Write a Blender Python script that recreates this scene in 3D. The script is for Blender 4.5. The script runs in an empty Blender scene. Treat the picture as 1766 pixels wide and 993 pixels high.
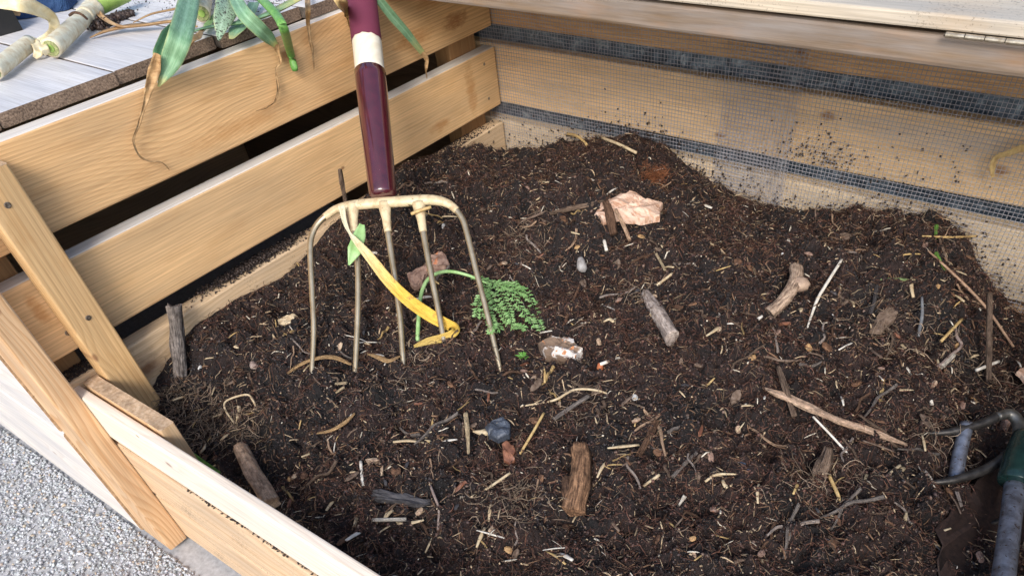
import bpy, math, random
import numpy as np
from mathutils import Vector, Matrix
random.seed(7); rng = np.random.default_rng(11)
C = bpy.context.scene.collection
sc = bpy.context.scene
# ------------------------------------------------------------------ camera, world, sun, exposure
CAM = np.array([1.277442, -1.506304, 0.558517]); EUL = (0.75433161, 0.06570054, 0.60338697)
F = 1195.9213; PPX, PPY = 963.4726, 785.8934
cd = bpy.data.cameras.new('camera'); cam = bpy.data.objects.new('camera', cd); C.objects.link(cam)
cam.location = CAM; cam.rotation_euler = EUL
cd.sensor_width = 36; cd.lens = F/1766*36; cd.shift_x = -(PPX-883)/1766; cd.shift_y = (PPY-496.5)/1766
cd.clip_start = .02; cd.clip_end = 400
sc.camera = cam
w = bpy.data.worlds.new('World'); sc.world = w; w.use_nodes = True
nt = w.node_tree; sky = nt.nodes.new('ShaderNodeTexSky'); sky.sky_type = 'NISHITA'; sky.sun_disc = False
SUN_EL, SUN_AZ = math.radians(38), math.radians(150)     # azimuth clockwise from +Y
sky.sun_elevation = SUN_EL; sky.sun_rotation = SUN_AZ; sky.dust_density = 2.0; sky.ozone_density = 0.6
bg = nt.nodes['Background']; bg.inputs[1].default_value = .13; nt.links.new(sky.outputs[0], bg.inputs[0])
sd = bpy.data.lights.new('sun', 'SUN'); sd.energy = 1.5; sd.angle = math.radians(22); sd.color = (1, .975, .94)
so = bpy.data.objects.new('sun', sd); C.objects.link(so)
dv = Vector((math.sin(SUN_AZ)*math.cos(SUN_EL), math.cos(SUN_AZ)*math.cos(SUN_EL), math.sin(SUN_EL)))
so.rotation_euler = dv.to_track_quat('Z', 'Y').to_euler(); so.location = dv*6
sc.view_settings.view_transform = 'Standard'; sc.view_settings.look = 'None'
sc.view_settings.gamma = 1; sc.view_settings.use_curve_mapping = False; sc.view_settings.exposure = 0.85
# ------------------------------------------------------------------ helpers
R3 = np.array(cam.rotation_euler.to_matrix())
def ray(px, py): return R3 @ np.array([(px-PPX)/F, -(py-PPY)/F, -1.])
def on(px, py, ax, v):
    D = ray(px, py); return CAM + D*((v-CAM[ax])/D[ax])
def onp(px, py, P0, n):
    D = ray(px, py); return CAM + D*(np.dot(P0-CAM, n)/np.dot(D, n))
def tag(o, label=None, cat=None, group=None, kind=None):
    if label: o['label'] = label
    if cat: o['category'] = cat
    if group: o['group'] = group
    if kind: o['kind'] = kind
    return o
def empty(name, loc=(0,0,0)):
    o = bpy.data.objects.new(name, None); C.objects.link(o); o.location = loc; o.empty_display_size = .05; return o
def mesh(name, V, Fc, mat, parent=None, smooth=False, col=None, origin=None):
    V = np.asarray(V, float); me = bpy.data.meshes.new(name)
    if origin is not None: V = V - np.asarray(origin)
    if isinstance(Fc, np.ndarray):
        n, k = Fc.shape
        me.vertices.add(len(V)); me.vertices.foreach_set('co', V.astype(np.float32).ravel())
        me.loops.add(n*k); me.loops.foreach_set('vertex_index', Fc.astype(np.int32).ravel())
        me.polygons.add(n); me.polygons.foreach_set('loop_start', np.arange(0, n*k, k, dtype=np.int32))
        me.polygons.foreach_set('loop_total', np.full(n, k, np.int32)); me.update(calc_edges=True)
    else:
        me.from_pydata([tuple(v) for v in V], [], [tuple(int(i) for i in f) for f in Fc]); me.update()
    if smooth: me.polygons.foreach_set('use_smooth', np.ones(len(me.polygons), bool))
    if col is not None:
        a = me.color_attributes.new('Col', 'FLOAT_COLOR', 'POINT')
        c4 = np.ones((len(V), 4), np.float32); c4[:, :3] = col; a.data.foreach_set('color', c4.ravel())
    if mat: me.materials.append(mat)
    o = bpy.data.objects.new(name, me); C.objects.link(o)
    if parent: o.parent = parent
    if origin is not None: o.location = origin
    return o
# ---- node maths
class G:
    def __init__(s, name):
        s.m = bpy.data.materials.new(name); s.m.use_nodes = True; s.t = s.m.node_tree
        s.b = s.t.nodes['Principled BSDF']; s.co = s.t.nodes.new('ShaderNodeTexCoord')
    def n(s, typ, **kw):
        x = s.t.nodes.new(typ)
        for k, v in kw.items(): setattr(x, k, v)
        return x
    def L(s, a, b): s.t.links.new(a, b)
    def put(s, sock, v):
        if hasattr(v, 'links') or hasattr(v, 'is_output'): s.L(v, sock)
        else: sock.default_value = v
    def M(s, op, a, b=0.0, c=0.0, clamp=False):
        x = s.n('ShaderNodeMath', operation=op, use_clamp=clamp)
        s.put(x.inputs[0], a); s.put(x.inputs[1], b); s.put(x.inputs[2], c); return x.outputs[0]
    def xyz(s, v=None):
        x = s.n('ShaderNodeSeparateXYZ'); s.L(v or s.co.outputs['Object'], x.inputs[0]); return x.outputs
    def vec(s, a, b, c):
        x = s.n('ShaderNodeCombineXYZ')
        for i, v in enumerate((a, b, c)): s.put(x.inputs[i], v)
        return x.outputs[0]
    def noise(s, v, sc=5., det=3., rough=.5, dist=0.):
        x = s.n('ShaderNodeTexNoise'); s.L(v, x.inputs['Vector']); x.inputs['Scale'].default_value = sc
        x.inputs['Detail'].default_value = det; x.inputs['Roughness'].default_value = rough
        x.inputs['Distortion'].default_value = dist; return x.outputs['Fac']
    def ramp(s, f, stops):
        x = s.n('ShaderNodeValToRGB'); s.put(x.inputs[0], f); e = x.color_ramp.elements
        while len(e) < len(stops): e.new(.5)
        for i, (p, c) in enumerate(stops):
            e[i].position = p; e[i].color = (*c, 1) if len(c) == 3 else c
        return x.outputs[0]
    def mix(s, f, a, b, mode='MIX'):
        x = s.n('ShaderNodeMix', data_type='RGBA', blend_type=mode); s.put(x.inputs[0], f)
        for i, v in ((6, a), (7, b)):
            if isinstance(v, tuple): v = (*v, 1) if len(v) == 3 else v
            s.put(x.inputs[i], v)
        return x.outputs[2]
    def bump(s, h, strength=.3, dist=.002):
        x = s.n('ShaderNodeBump'); x.inputs['Strength'].default_value = strength; x.inputs['Distance'].default_value = dist
        s.L(h, x.inputs['Height']); s.L(x.outputs[0], s.b.inputs['Normal'])
    def out(s, col, rough=.6, spec=.4, metal=0.):
        if isinstance(col, tuple): col = (*col, 1) if len(col) == 3 else col
        s.put(s.b.inputs['Base Color'], col); s.put(s.b.inputs['Roughness'], rough)
        s.b.inputs['Specular IOR Level'].default_value = spec; s.b.inputs['Metallic'].default_value = metal; return s.m
def wood(name, light, dark, freq=60, seed=0., knots=(), stain=.0, grey=0., wob=2.2, contrast=.55, rough=.62, stains=(), dirt=0.):
    """board material: X is the length, Z the width, Y the thickness"""
    g = G(name); X, Y, Z = g.xyz()
    base = g.vec(g.M('ADD', g.M('MULTIPLY', X, 1.1), seed*3.7), g.M('ADD', g.M('MULTIPLY', Z, 5.), seed), g.M('MULTIPLY', Y, 5.))
    n1 = g.noise(base, 1.6, 1.0, .4)
    P = g.M('ADD', g.M('MULTIPLY', g.M('ADD', Z, g.M('MULTIPLY', Y, .8)), freq), g.M('MULTIPLY', n1, wob*6))
    core = None
    for kn_ in knots:
        ku, kv, kr = kn_[:3]
        du = g.M('MULTIPLY', g.M('SUBTRACT', X, ku), .42/kr); dvv = g.M('MULTIPLY', g.M('SUBTRACT', Z, kv), 1/kr)
        d2 = g.M('ADD', g.M('MULTIPLY', du, du), g.M('MULTIPLY', dvv, dvv))
        e = g.M('POWER', 2.718, g.M('MULTIPLY', d2, -.16))
        P = g.M('ADD', P, g.M('MULTIPLY', e, freq*kr*1.6))
        du2 = g.M('MULTIPLY', g.M('ADD', g.M('SUBTRACT', X, ku), g.M('MULTIPLY', g.M('SUBTRACT', n1, .5), kr)), .55/kr); d3 = g.M('ADD', g.M('MULTIPLY', du2, du2), g.M('MULTIPLY', dvv, dvv))
        k = g.M('POWER', 2.718, g.M('MULTIPLY', g.M('POWER', d3, 1.5), -5.))
        if len(kn_) < 4: core = k if core is None else g.M('MAXIMUM', core, k)
    fr = g.M('FRACT', P)
    ring = g.M('MULTIPLY', g.M('POWER', fr, 2.2), g.M('SUBTRACT', 1., g.M('POWER', fr, 18.)))
    n3 = g.noise(g.vec(g.M('ADD', g.M('MULTIPLY', X, 2.), seed), g.M('MULTIPLY', Z, 9.), g.M('MULTIPLY', Y, 9.)), 1.5, 3, .5)
    fib = g.noise(g.vec(g.M('ADD', g.M('MULTIPLY', X, 6.), seed), g.M('MULTIPLY', Z, 300.), g.M('MULTIPLY', Y, 300.)), 1.3, 3, .6)
    ringw = g.M('MULTIPLY', g.M('MULTIPLY', ring, contrast), g.M('ADD', .25, g.M('MULTIPLY', n3, 1.5)), clamp=True)
    col = g.mix(ringw, light, dark)
    tone = g.ramp(n3, [(.3, (.80, .80, .82)), (.7, (1.12, 1.08, 1.02))]); col = g.mix(1., col, tone, 'MULTIPLY')
    ft = g.ramp(fib, [(.3, (.74, .72, .70)), (.65, (1.09, 1.09, 1.09))]); col = g.mix(.8, col, ft, 'MULTIPLY')
    if stain:
        sn = g.noise(g.vec(g.M('ADD', g.M('MULTIPLY', X, 6.), seed*2), g.M('MULTIPLY', Z, 22.), Y), 1.2, 4, .6)
        sm = g.ramp(sn, [(.52, (0, 0, 0)), (.68, (1, 1, 1))]); col = g.mix(g.M('MULTIPLY', sm, stain), col, (.42, .19, .05))
    for (su, sv, sa, sb, scol, amt) in stains:
        a = g.M('DIVIDE', g.M('SUBTRACT', X, su), sa); b = g.M('DIVIDE', g.M('SUBTRACT', Z, sv), sb)
        d = g.M('ADD', g.M('MULTIPLY', a, a), g.M('MULTIPLY', b, b))
        rn = g.noise(g.vec(g.M('MULTIPLY', X, .35), Y, Z), 75., 6, .75)
        m = g.M('MULTIPLY', g.M('SUBTRACT', g.M('ADD', 1.05, g.M('MULTIPLY', g.M('SUBTRACT', rn, .5), 4.2)), d), .9, clamp=True)
        col = g.mix(g.M('MULTIPLY', m, amt), col, scol)
    if grey:
        gn = g.noise(g.vec(g.M('MULTIPLY', X, 3.), g.M('MULTIPLY', Z, 26.), g.M('MULTIPLY', Y, 26.)), 2., 5, .6)
        gm = g.ramp(gn, [(.35, (0, 0, 0)), (.7, (1, 1, 1))]); col = g.mix(g.M('MULTIPLY', gm, grey), col, (.36, .35, .35))
    if dirt:
        dn = g.noise(g.co.outputs['Object'], 220., 3, .7); dl = g.noise(g.co.outputs['Object'], 9., 2, .6)
        dm = g.M('MULTIPLY', g.ramp(g.M('ADD', dn, g.M('MULTIPLY', g.M('SUBTRACT', dl, .5), .5)), [(.62, (0, 0, 0)), (.68, (1, 1, 1))]), dirt); col = g.mix(dm, col, (.07, .045, .03))
    if core is not None:
        kc = g.ramp(g.M('MULTIPLY', core, g.M('ADD', .35, g.M('MULTIPLY', g.noise(g.co.outputs['Object'], 130., 4, .7), 1.3))), [(.10, (0, 0, 0)), (.95, (1, 1, 1))]); col = g.mix(g.M('MULTIPLY', kc, .75), col, (.20, .08, .035))
    g.bump(g.M('ADD', g.M('MULTIPLY', fib, .6), g.M('MULTIPLY', ring, .35)), .35, .0009)
    return g.out(col, rough, .3)
def endgrain(name, light, dark, sc=1.):
    g = G(name); n = g.noise(g.co.outputs['Object'], 260*sc, 4, .7); n2 = g.noise(g.co.outputs['Object'], 40, 3, .6)
    col = g.mix(g.ramp(n, [(.35, (0, 0, 0)), (.65, (1, 1, 1))]), dark, light)
    col = g.mix(1., col, g.ramp(n2, [(.3, (.65, .62, .6)), (.7, (1.15, 1.1, 1.05))]), 'MULTIPLY')
    g.bump(n, .8, .002); return g.out(col, .85, .2)
def plain(name, a, b=None, sc=60., rough=.6, spec=.4, metal=0., bump=.3, bd=.001, stretch=None, lo=.35, hi=.65, spots=None):
    g = G(name); b = b or tuple(x*.6 for x in a); v = g.co.outputs['Object']
    if stretch:
        X, Y, Z = g.xyz(); v = g.vec(g.M('MULTIPLY', X, stretch[0]), g.M('MULTIPLY', Y, stretch[1]), g.M('MULTIPLY', Z, stretch[2]))
    n = g.noise(v, sc, 5, .6); col = g.mix(g.ramp(n, [(lo, (0, 0, 0)), (hi, (1, 1, 1))]), b, a)
    if spots:
        sn = g.noise(g.co.outputs['Object'], spots[0], 2, .6); col = g.mix(g.ramp(sn, [(spots[1], (0, 0, 0)), (spots[1]+.05, (1, 1, 1))]), col, spots[2])
    if bump: g.bump(n, bump, bd)
    return g.out(col, rough, spec, metal)
def vcol(name, rough=.75, spec=.3, trans=0.):
    g = G(name); a = g.n('ShaderNodeAttribute', attribute_name='Col'); n = g.noise(g.co.outputs['Object'], 380., 3, .6)
    col = g.mix(1., a.outputs['Color'], g.ramp(n, [(.3, (.6, .6, .6)), (.7, (1.3, 1.3, 1.3))]), 'MULTIPLY'); return g.out(col, rough, spec)
# ---- geometry
def box_np(L, T, W, bev=.002, seg=40, warp=0.):
    """bevelled board: x 0..L, y 0..T, z 0..W, subdivided along x with slight wave"""
    b = bev; r = b*.3
    prof = [(b, 0), (T-b, 0), (T-r, r), (T, b), (T, W-b), (T-r, W-r), (T-b, W), (b, W), (r, W-r), (0, W-b), (0, b), (r, r)]
    k = len(prof); n = max(2, int(seg)); V = []
    ph = random.uniform(0, 6)
    for i in range(n+1):
        x = L*i/n; x = min(max(x, 0), L); dz = warp*math.sin(x*4.1+ph)
        V += [(x, y + dz*.6, z + dz) for y, z in prof]
    Fc = []
    for i in range(n):
        for j in range(k):
            a = i*k+j; c = i*k+(j+1) % k; Fc.append((a, c, c+k, a+k))
    Fc.append(tuple(range(k-1, -1, -1))); Fc.append(tuple(n*k+j for j in range(k)))
    return V, Fc
def board(name, org, ex, ey, ez, L, T, W, mat, parent, endmat=None, bev=.002, warp=.0006, label=None, seg=24):
    """ex = length, ey = thickness, ez = width directions"""
    V, Fc = box_np(L, T, W, bev, seg, warp)
    o = mesh(name, V, Fc, mat, parent)
    o.matrix_local = Matrix(((ex[0], ey[0], ez[0], org[0]), (ex[1], ey[1], ez[1], org[1]), (ex[2], ey[2], ez[2], org[2]), (0, 0, 0, 1)))
    if Vector(ex).cross(Vector(ey)).dot(Vector(ez)) < 0: o.data.flip_normals()
    if endmat:
        o.data.materials.append(endmat); n = len(o.data.polygons)
        for p in o.data.polygons:
            if len(p.vertices) > 4: p.material_index = 1
    if label: o['label'] = label
    return o
def edgemat(o, m, ax, sgn):
    o.data.materials.append(m); k = len(o.data.materials)-1
    for p in o.data.polygons:
        if p.normal[ax]*sgn > .85 and len(p.vertices) == 4: p.material_index = k
    return o
def smoothpath(P, n=6):
    P = [np.asarray(p, float) for p in P]
    if len(P) < 3: 
        return [P[0]+(P[-1]-P[0])*i/n for i in range(n+1)]
    Q = [2*P[0]-P[1]] + P + [2*P[-1]-P[-2]]; out = []
    for i in range(1, len(Q)-2):
        for k in range(n):
            t = k/n; a, b, c, d = Q[i-1], Q[i], Q[i+1], Q[i+2]
            out.append(.5*((2*b)+(c-a)*t+(2*a-5*b+4*c-d)*t*t+(3*b-a-3*c+d)*t**3))
    out.append(P[-1]); return out
def tube(P, R, sides=8, n=6, flat=1., up=(0, 0, 1), jit=0., smooth=True, endjit=0.):
    pts = smoothpath(P, n); N = len(pts); R = np.interp(np.linspace(0, 1, N), np.linspace(0, 1, len(R)), R) if hasattr(R, '__len__') else np.full(N, R)
    V = []; Fc = []; up = np.array(up, float)
    for i, p in enumerate(pts):
        t = pts[min(i+1, N-1)]-pts[max(i-1, 0)]; t = t/(np.linalg.norm(t)+1e-9)
        a = np.cross(t, up)
        if np.linalg.norm(a) < .05: a = np.cross(t, (1, .3, 0))
        a /= np.linalg.norm(a); b = np.cross(a, t)
        for j in range(sides):
            th = 2*math.pi*j/sides; r = R[i]*(1+random.uniform(-jit, jit))
            e = t*random.uniform(-endjit, endjit) if endjit and i in (0, N-1) else 0
            V.append(p + a*r*math.cos(th) + b*r*flat*math.sin(th) + e)
    for i in range(N-1):
        for j in range(sides):
            q = i*sides+j; k = i*sides+(j+1) % sides; Fc.append((q, k, k+sides, q+sides))
    Fc.append(tuple(range(sides-1, -1, -1))); Fc.append(tuple((N-1)*sides+j for j in range(sides)))
    return V, Fc
def leaf(P, W, fold=.35, n=6, cols=5, side=None, twist=0., wav=0., th=.0007):
    """closed thin strap leaf along P with widths W; side = preferred face normal"""
    pts = smoothpath(P, n); N = len(pts); W = np.interp(np.linspace(0, 1, N), np.linspace(0, 1, len(W)), W)
    V = []; Fc = []; ph = random.uniform(0, 6)
    nrm = np.array(side if side is not None else (CAM - pts[N//2]), float); nrm /= np.linalg.norm(nrm)
    for i, p in enumerate(pts):
        t = pts[min(i+1, N-1)]-pts[max(i-1, 0)]; t = t/(np.linalg.norm(t)+1e-9)
        a = np.cross(t, nrm); a /= np.linalg.norm(a)+1e-9; b = np.cross(a, t)
        tw = twist*i/(N-1); a, b = a*math.cos(tw)+b*math.sin(tw), b*math.cos(tw)-a*math.sin(tw)
        for s in (1, -1):
            for j in range(cols):
                u = (j/(cols-1)-.5); off = abs(u)*2*fold*W[i]*.5 + wav*W[i]*math.sin(i*.9+ph+u*5)
                V.append(p + a*u*W[i] + b*(off + s*th*.5*(1-abs(u)*1.6)))
    k = 2*cols
    for i in range(N-1):
        for j in range(cols-1):
            a0 = i*k+j; Fc.append((a0, a0+1, a0+1+k, a0+k)); b0 = a0+cols; Fc.append((b0, b0+k, b0+1+k, b0+1))
        Fc.append((i*k, i*k+k, i*k+cols+k, i*k+cols)); e = i*k+cols-1; Fc.append((e, e+cols, e+cols+k, e+k))
    return V, Fc
# ------------------------------------------------------------------ compost height field
def vnoise(x, y, s, seed):
    r = np.random.default_rng(seed); g = r.random((257, 257)); X = x/s+40.3; Y = y/s+60.7
    xi = np.floor(X).astype(int); yi = np.floor(Y).astype(int); fx = X-xi; fy = Y-yi; fx = fx*fx*(3-2*fx); fy = fy*fy*(3-2*fy)
    a = g[xi % 257, yi % 257]; b = g[(xi+1) % 257, yi % 257]; c = g[xi % 257, (yi+1) % 257]; d = g[(xi+1) % 257, (yi+1) % 257]
    return (a*(1-fx)+b*fx)*(1-fy)+(c*(1-fx)+d*fx)*fy - .5
CP = np.array([(-.005,0,-.28),(.061,0,-.255),(.2,0,-.205),(.335,0,-.167),(.5,0,-.16),(.56,0,-.20),(.657,0,-.232),(.843,0,-.239),(1.06,0,-.196),(1.149,0,-.191),(1.247,0,-.283),(1.349,0,-.363),(1.6,0,-.45),
 (0,-.199,-.195),(0,-.379,-.148),(0,-.52,-.165),(0,-.66,-.192),(0,-.778,-.227),(0,-.88,-.218),(0,-1.04,-.224),(0,-1.13,-.266),(0,-1.2,-.31),
 (.4,-.35,-.165),(.7,-.3,-.195),(.3,-.16,-.18),(.45,-.85,-.238),(.56,-.75,-.240),(.49,-.80,-.238),(.60,-.84,-.248),(.35,-.90,-.243),(.28,-.97,-.25),(.8,-.75,-.25),(1.1,-.5,-.235),(1.2,-.2,-.225),(.25,-1.15,-.31),(.7,-1.15,-.31),(1.1,-1.1,-.33),
 (1.35,-.55,-.32),(1.6,-.4,-.42),(1.6,-1.,-.42),(.15,-1.0,-.25),(.2,-.6,-.215),(.1,-.3,-.165),(.5,-.58,-.235),(1.4,-.85,-.36)])
def tps(d): return np.where(d > 0, d*d*np.log(d+1e-12), 0)
_D = np.linalg.norm(CP[:, None, :2]-CP[None, :, :2], axis=2); _K = tps(_D)+np.eye(len(CP))*2e-4
_Pm = np.c_[np.ones(len(CP)), CP[:, :2]]; _A = np.block([[_K, _Pm], [_Pm.T, np.zeros((3, 3))]])
_w = np.linalg.solve(_A, np.r_[CP[:, 2], 0, 0, 0])
def hbase(x, y):
    x = np.asarray(x, float); y = np.asarray(y, float); s = _w[-3]+_w[-2]*x+_w[-1]*y
    for i in range(len(CP)): s = s + _w[i]*tps(np.hypot(x-CP[i, 0], y-CP[i, 1]))
    return s
def hdetail(x, y):
    h = .030*vnoise(x, y, .13, 1)+.026*vnoise(x, y, .055, 2)+.024*vnoise(x, y, .026, 3)+.019*vnoise(x, y, .013, 4)+.012*vnoise(x, y, .0075, 5)+.007*vnoise(x, y, .0045, 6)
    return h
GX0, GX1, GY0, GY1, GS = .0, 1.66, -1.246, -.004, .0026
gx = np.arange(GX0, GX1, GS); gy = np.arange(GY0, GY1, GS)
_cx = np.linspace(GX0, GX1, 120); _cy = np.linspace(GY0, GY1, 90); _cz = hbase(*np.meshgrid(_cx, _cy, indexing='ij'))
def bil(xs, ys, Z, x, y):
    u = np.clip((x-xs[0])/(xs[1]-xs[0]), 0, len(xs)-1.001); v = np.clip((y-ys[0])/(ys[1]-ys[0]), 0, len(ys)-1.001)
    i = u.astype(int) if hasattr(u, 'astype') else int(u); j = v.astype(int) if hasattr(v, 'astype') else int(v); fu = u-i; fv = v-j
    return (Z[i, j]*(1-fu)+Z[i+1, j]*fu)*(1-fv)+(Z[i, j+1]*(1-fu)+Z[i+1, j+1]*fu)*fv
MX, MY = np.meshgrid(gx, gy, indexing='ij')
_b = bil(_cx, _cy, _cz, MX, MY)
_edge = np.clip(np.minimum.reduce([-MY/.03, MX/.03]), .15, 1)
HZ = _b + hdetail(MX, MY)*_edge
def H(x, y): return bil(gx, gy, HZ, np.asarray(x, float), np.asarray(y, float))
def Hs(x, y):                                        # smoothed: mean over a small patch
    return float(np.mean([H(x+a, y+b) for a in (-.012, 0, .012) for b in (-.012, 0, .012)]))
def soil(px, py, lift=0.):
    D = ray(px, py); t = .2
    while t < 4:
        P = CAM+D*t
        if P[2]-lift < float(bil(_cx, _cy, _cz, P[0], P[1])): break
        t += .004
    P = CAM+D*t; return P
def pxm(P): return float(-(R3.T@(np.asarray(P)-CAM))[2])/F     # metres per photo pixel at P
# ------------------------------------------------------------------ wood palette
TAN, TAND = (.70, .49, .29), (.46, .26, .12)
PALE, PALED = (.70, .56, .39), (.50, .34, .19)
# ------------------------------------------------------------------ ground
g = G('ground_gravel_dust'); n = g.noise(g.co.outputs['Object'], 90., 6, .7)
ground = mesh('ground', [(-40,-40,-.612),(40,-40,-.612),(40,40,-.612),(-40,40,-.612)], [(0,1,2,3)], g.out(g.ramp(n, [(.3, (.30,.30,.30)), (.7, (.50,.50,.51))]), .9)); tag(ground, kind='structure')
def blobs(P, S, col, name, mat, seed=1, squash=.6, parent=None, jit=.35):
    r = np.random.default_rng(seed); N = len(P)
    base = np.array([(1,0,0),(-1,0,0),(0,1,0),(0,-1,0),(0,0,1),(0,0,-1)], float)
    T = np.array([(0,2,4),(2,1,4),(1,3,4),(3,0,4),(2,0,5),(1,2,5),(3,1,5),(0,3,5)])
    V = base[None]*(1+r.uniform(-jit, jit, (N, 6, 1)))+r.uniform(-.25, .25, (N, 6, 3))
    V *= (S[:, None, None]*np.stack([np.ones(N), r.uniform(.55, 1, N), r.uniform(squash*.7, squash*1.2, N)], 1)[:, None, :])
    q = r.normal(size=(N, 4)); q[:, 1:3] *= .45; q /= np.linalg.norm(q, axis=1, keepdims=True); w_, x, y, z = q[:, 0], q[:, 1], q[:, 2], q[:, 3]
    Rm = np.stack([1-2*(y*y+z*z), 2*(x*y-z*w_), 2*(x*z+y*w_), 2*(x*y+z*w_), 1-2*(x*x+z*z), 2*(y*z-x*w_), 2*(x*z-y*w_), 2*(y*z+x*w_), 1-2*(x*x+y*y)], 1).reshape(N, 3, 3)
    V = np.einsum('nij,nkj->nki', Rm, V)+P[:, None, :]
    Fc = (T[None]+6*np.arange(N)[:, None, None]).reshape(-1, 3)
    return mesh(name, V.reshape(-1, 3), Fc, mat, parent, col=np.repeat(col, 6, 0))
N = 48000
gp = np.stack([rng.uniform(-1.3, .75, N), -1.315-rng.random(N)**1.3*.9, np.full(N, -.611)+rng.uniform(-.003, .004, N)], 1)
gcol = rng.uniform(.42, .62, N)[:, None]*np.array([[.97, 1., 1.04]])*(1+rng.normal(0, .015, (N, 3))); gcol[:N//12] *= np.array([1.05, .85, .65])
tag(blobs(gp, rng.uniform(.0022, .0062, N), gcol, 'gravel', vcol('gravel_stone', .85, .2), 3, .7), 'pale grey crushed gravel on the ground outside the bin', 'gravel', kind='stuff')
# ------------------------------------------------------------------ compost bin
bin_ = empty('compost_bin', (0, 0, -.6)); bin_.location = (0, 0, 0)
tag(bin_, 'wooden slatted compost bin with wire mesh lining, holding the dark compost', 'compost bin')
X_, Y_, Z_ = (1,0,0), (0,1,0), (0,0,1); NX, NY = (-1,0,0), (0,-1,0)
EG = endgrain('board_end_grain', (.62, .46, .30), (.42, .27, .15))
EGD = endgrain('weathered_end_grain', (.36, .27, .20), (.10, .07, .055), 1.2)
# left side boards run along y: local x = +y measured from y=-1.265
YL = -1.265; LL = 1.257
def lb(z0, z1, mat, lab=None): b_ = board('side_board', (0, YL, z0), Y_, NX, Z_, LL, .038, z1-z0, mat, bin_, EG, .004, .0006, lab); return edgemat(b_, SKYTOP, 2, 1) if z0 > -.2 and z0 != -.331 else b_
OR = (.46, .20, .055)
SKYTOP = wood('skylit_bleached_top_edge', (.78,.74,.68), (.62,.55,.46), 60, 5.3, [], 0, .15, 1., .4, dirt=.1)  # sky brightness put into the top-edge colour, along with some weathering
lb(.045, .188, wood('side_top_grain', (.78,.51,.26), (.50,.26,.105), 150, 1.3, [(.655, .108, .022), (.38, .045, .022, 0)], .25, 0, 1.3, .6, stains=[(1.13, .045, .05, .020, (.30,.11,.03), .75), (.985, .045, .07, .016, OR, .6), (1.06, .10, .05, .018, OR, .5), (.52, .03, .16, .018, OR, .35)]), 'smooth tan top side board with a knot')
lb(-.14, .0, wood('side_middle_grain', (.79,.535,.285), (.54,.31,.14), 165, 4.1, [(.70, .055, .006)], .18, 0, 1.0, .5, stains=[(1.15, .07, .02, .07, OR, .6), (1.02, .03, .04, .014, OR, .6), (.035, .09, .012, .035, OR, .6)]))
lb(-.331, -.184, wood('side_low_grain', (.76,.57,.36), (.54,.35,.19), 90, 8.2, [(.13, .09, .02)], .1, .15, 1.6, .6, dirt=.4, stains=[(.13, .09, .06, .04, (.33,.17,.07), .5)]))
lb(-.49, -.345, wood('side_bottom_grain', TAN, TAND, 60, 2.2))
# back boards run along x from x=-1.2
def bb(z0, z1, mat, lab=None): return board('back_board', (-1.247, .004, z0), X_, Y_, Z_, 2.947, .038, z1-z0, mat, bin_, EG, .004, .0008, lab)
bb(.045, .188, wood('back_top_grain', (.76,.48,.24), (.50,.26,.10), 100, 3.3, [(2.03, .03, .010)], .45, .15, 1.8, .6))
bb(-.14, .0, wood('back_middle_grain', (.90,.65,.37), (.72,.46,.22), 90, 6.6, [(1.877, .025, .012), (2.107, .105, .016), (2.442, .06, .018)], .12, .10, 1.8, .4, dirt=.2, stains=[(2.32, .10, .2, .03, (.45,.46,.48), .35)]))
bb(-.331, -.184, wood('back_low_grain', (.86,.69,.46), (.68,.5,.31), 80, 9.6, [], .05, .12, 1.6, .4, dirt=.4))
bb(-.49, -.345, wood('back_bottom_grain', TAN, TAND, 60, 5.1, dirt=.4))
# frame posts behind the side boards
PM = wood('post_behind_grain', (.40,.235,.11), (.26,.13,.05), 70, 2.7, [], .4)
board('corner_post', (-.04, -.13, -.6), Z_, Y_, NX, .79, .10, .05, PM, bin_, EG)
board('corner_post', (-.04, -1.262, -.6), Z_, Y_, NX, .79, .05, .05, PM, bin_, EG)
board('corner_post', (1.66, -.09, -.6), Z_, Y_, X_, .79, .085, .038, PM, bin_, EG)
# front posts forming the slot
board('slot_post', (.040, -1.214, -.6), Z_, NX, Y_, .772, .039, .058, wood('slot_post_grain', (.68,.46,.235), (.44,.24,.09), 130, 7.4, [(.455, .004, .008)], .35, 0, .8, .6, stains=[(.72, .0, .1, .012, (.72,.5,.27), .5)]), bin_, EG, .003, .0004, 'tan inner slot post with three screws')
op = board('slot_post', (.041, -1.306, -.6), Z_, NX, Y_, .772, .10, .040, wood('outer_post_grain', (.69,.48,.29), (.48,.25,.10), 85, 3.9, [(.6, .02, .008)], .15, 0, 2.6, .85), bin_, EG, .003, .0004, 'outer slot post with wavy orange grain')
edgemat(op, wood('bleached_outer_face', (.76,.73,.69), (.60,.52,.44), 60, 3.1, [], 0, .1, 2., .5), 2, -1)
def screw(P, nrm, r=.0038):
    n = Vector(nrm); q = n.to_track_quat('Z', 'Y').to_matrix(); V = []; Fc = []; k = 12
    for (rr, z) in ((r*1.25, .0004), (r, .0007), (r*.95, .0014), (r*.35, .0012), (r*.3, .0004)):
        for j in range(k):
            f = 1 if rr > r*.5 else (1 if j % 3 else .45); V.append(np.array(q@Vector((rr*f*math.cos(j*6.2832/k), rr*f*math.sin(j*6.2832/k), z)))+P)
    for i in range(4):
        for j in range(k): Fc.append((i*k+j, i*k+(j+1) % k, (i+1)*k+(j+1) % k, (i+1)*k+j))
    Fc.append(tuple(4*k+j for j in range(k))); return mesh('screw', V, Fc, SCREW, bin_)
SCREW = plain('screw_metal', (.36,.31,.26), (.16,.12,.09), 400, .4, .5, .8, 0)
for q in ((13, 354), (152, 548), (117, 574)): screw(on(*q, 0, .0405 if q[0] != 117 else .0005), (1, 0, 0))
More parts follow.
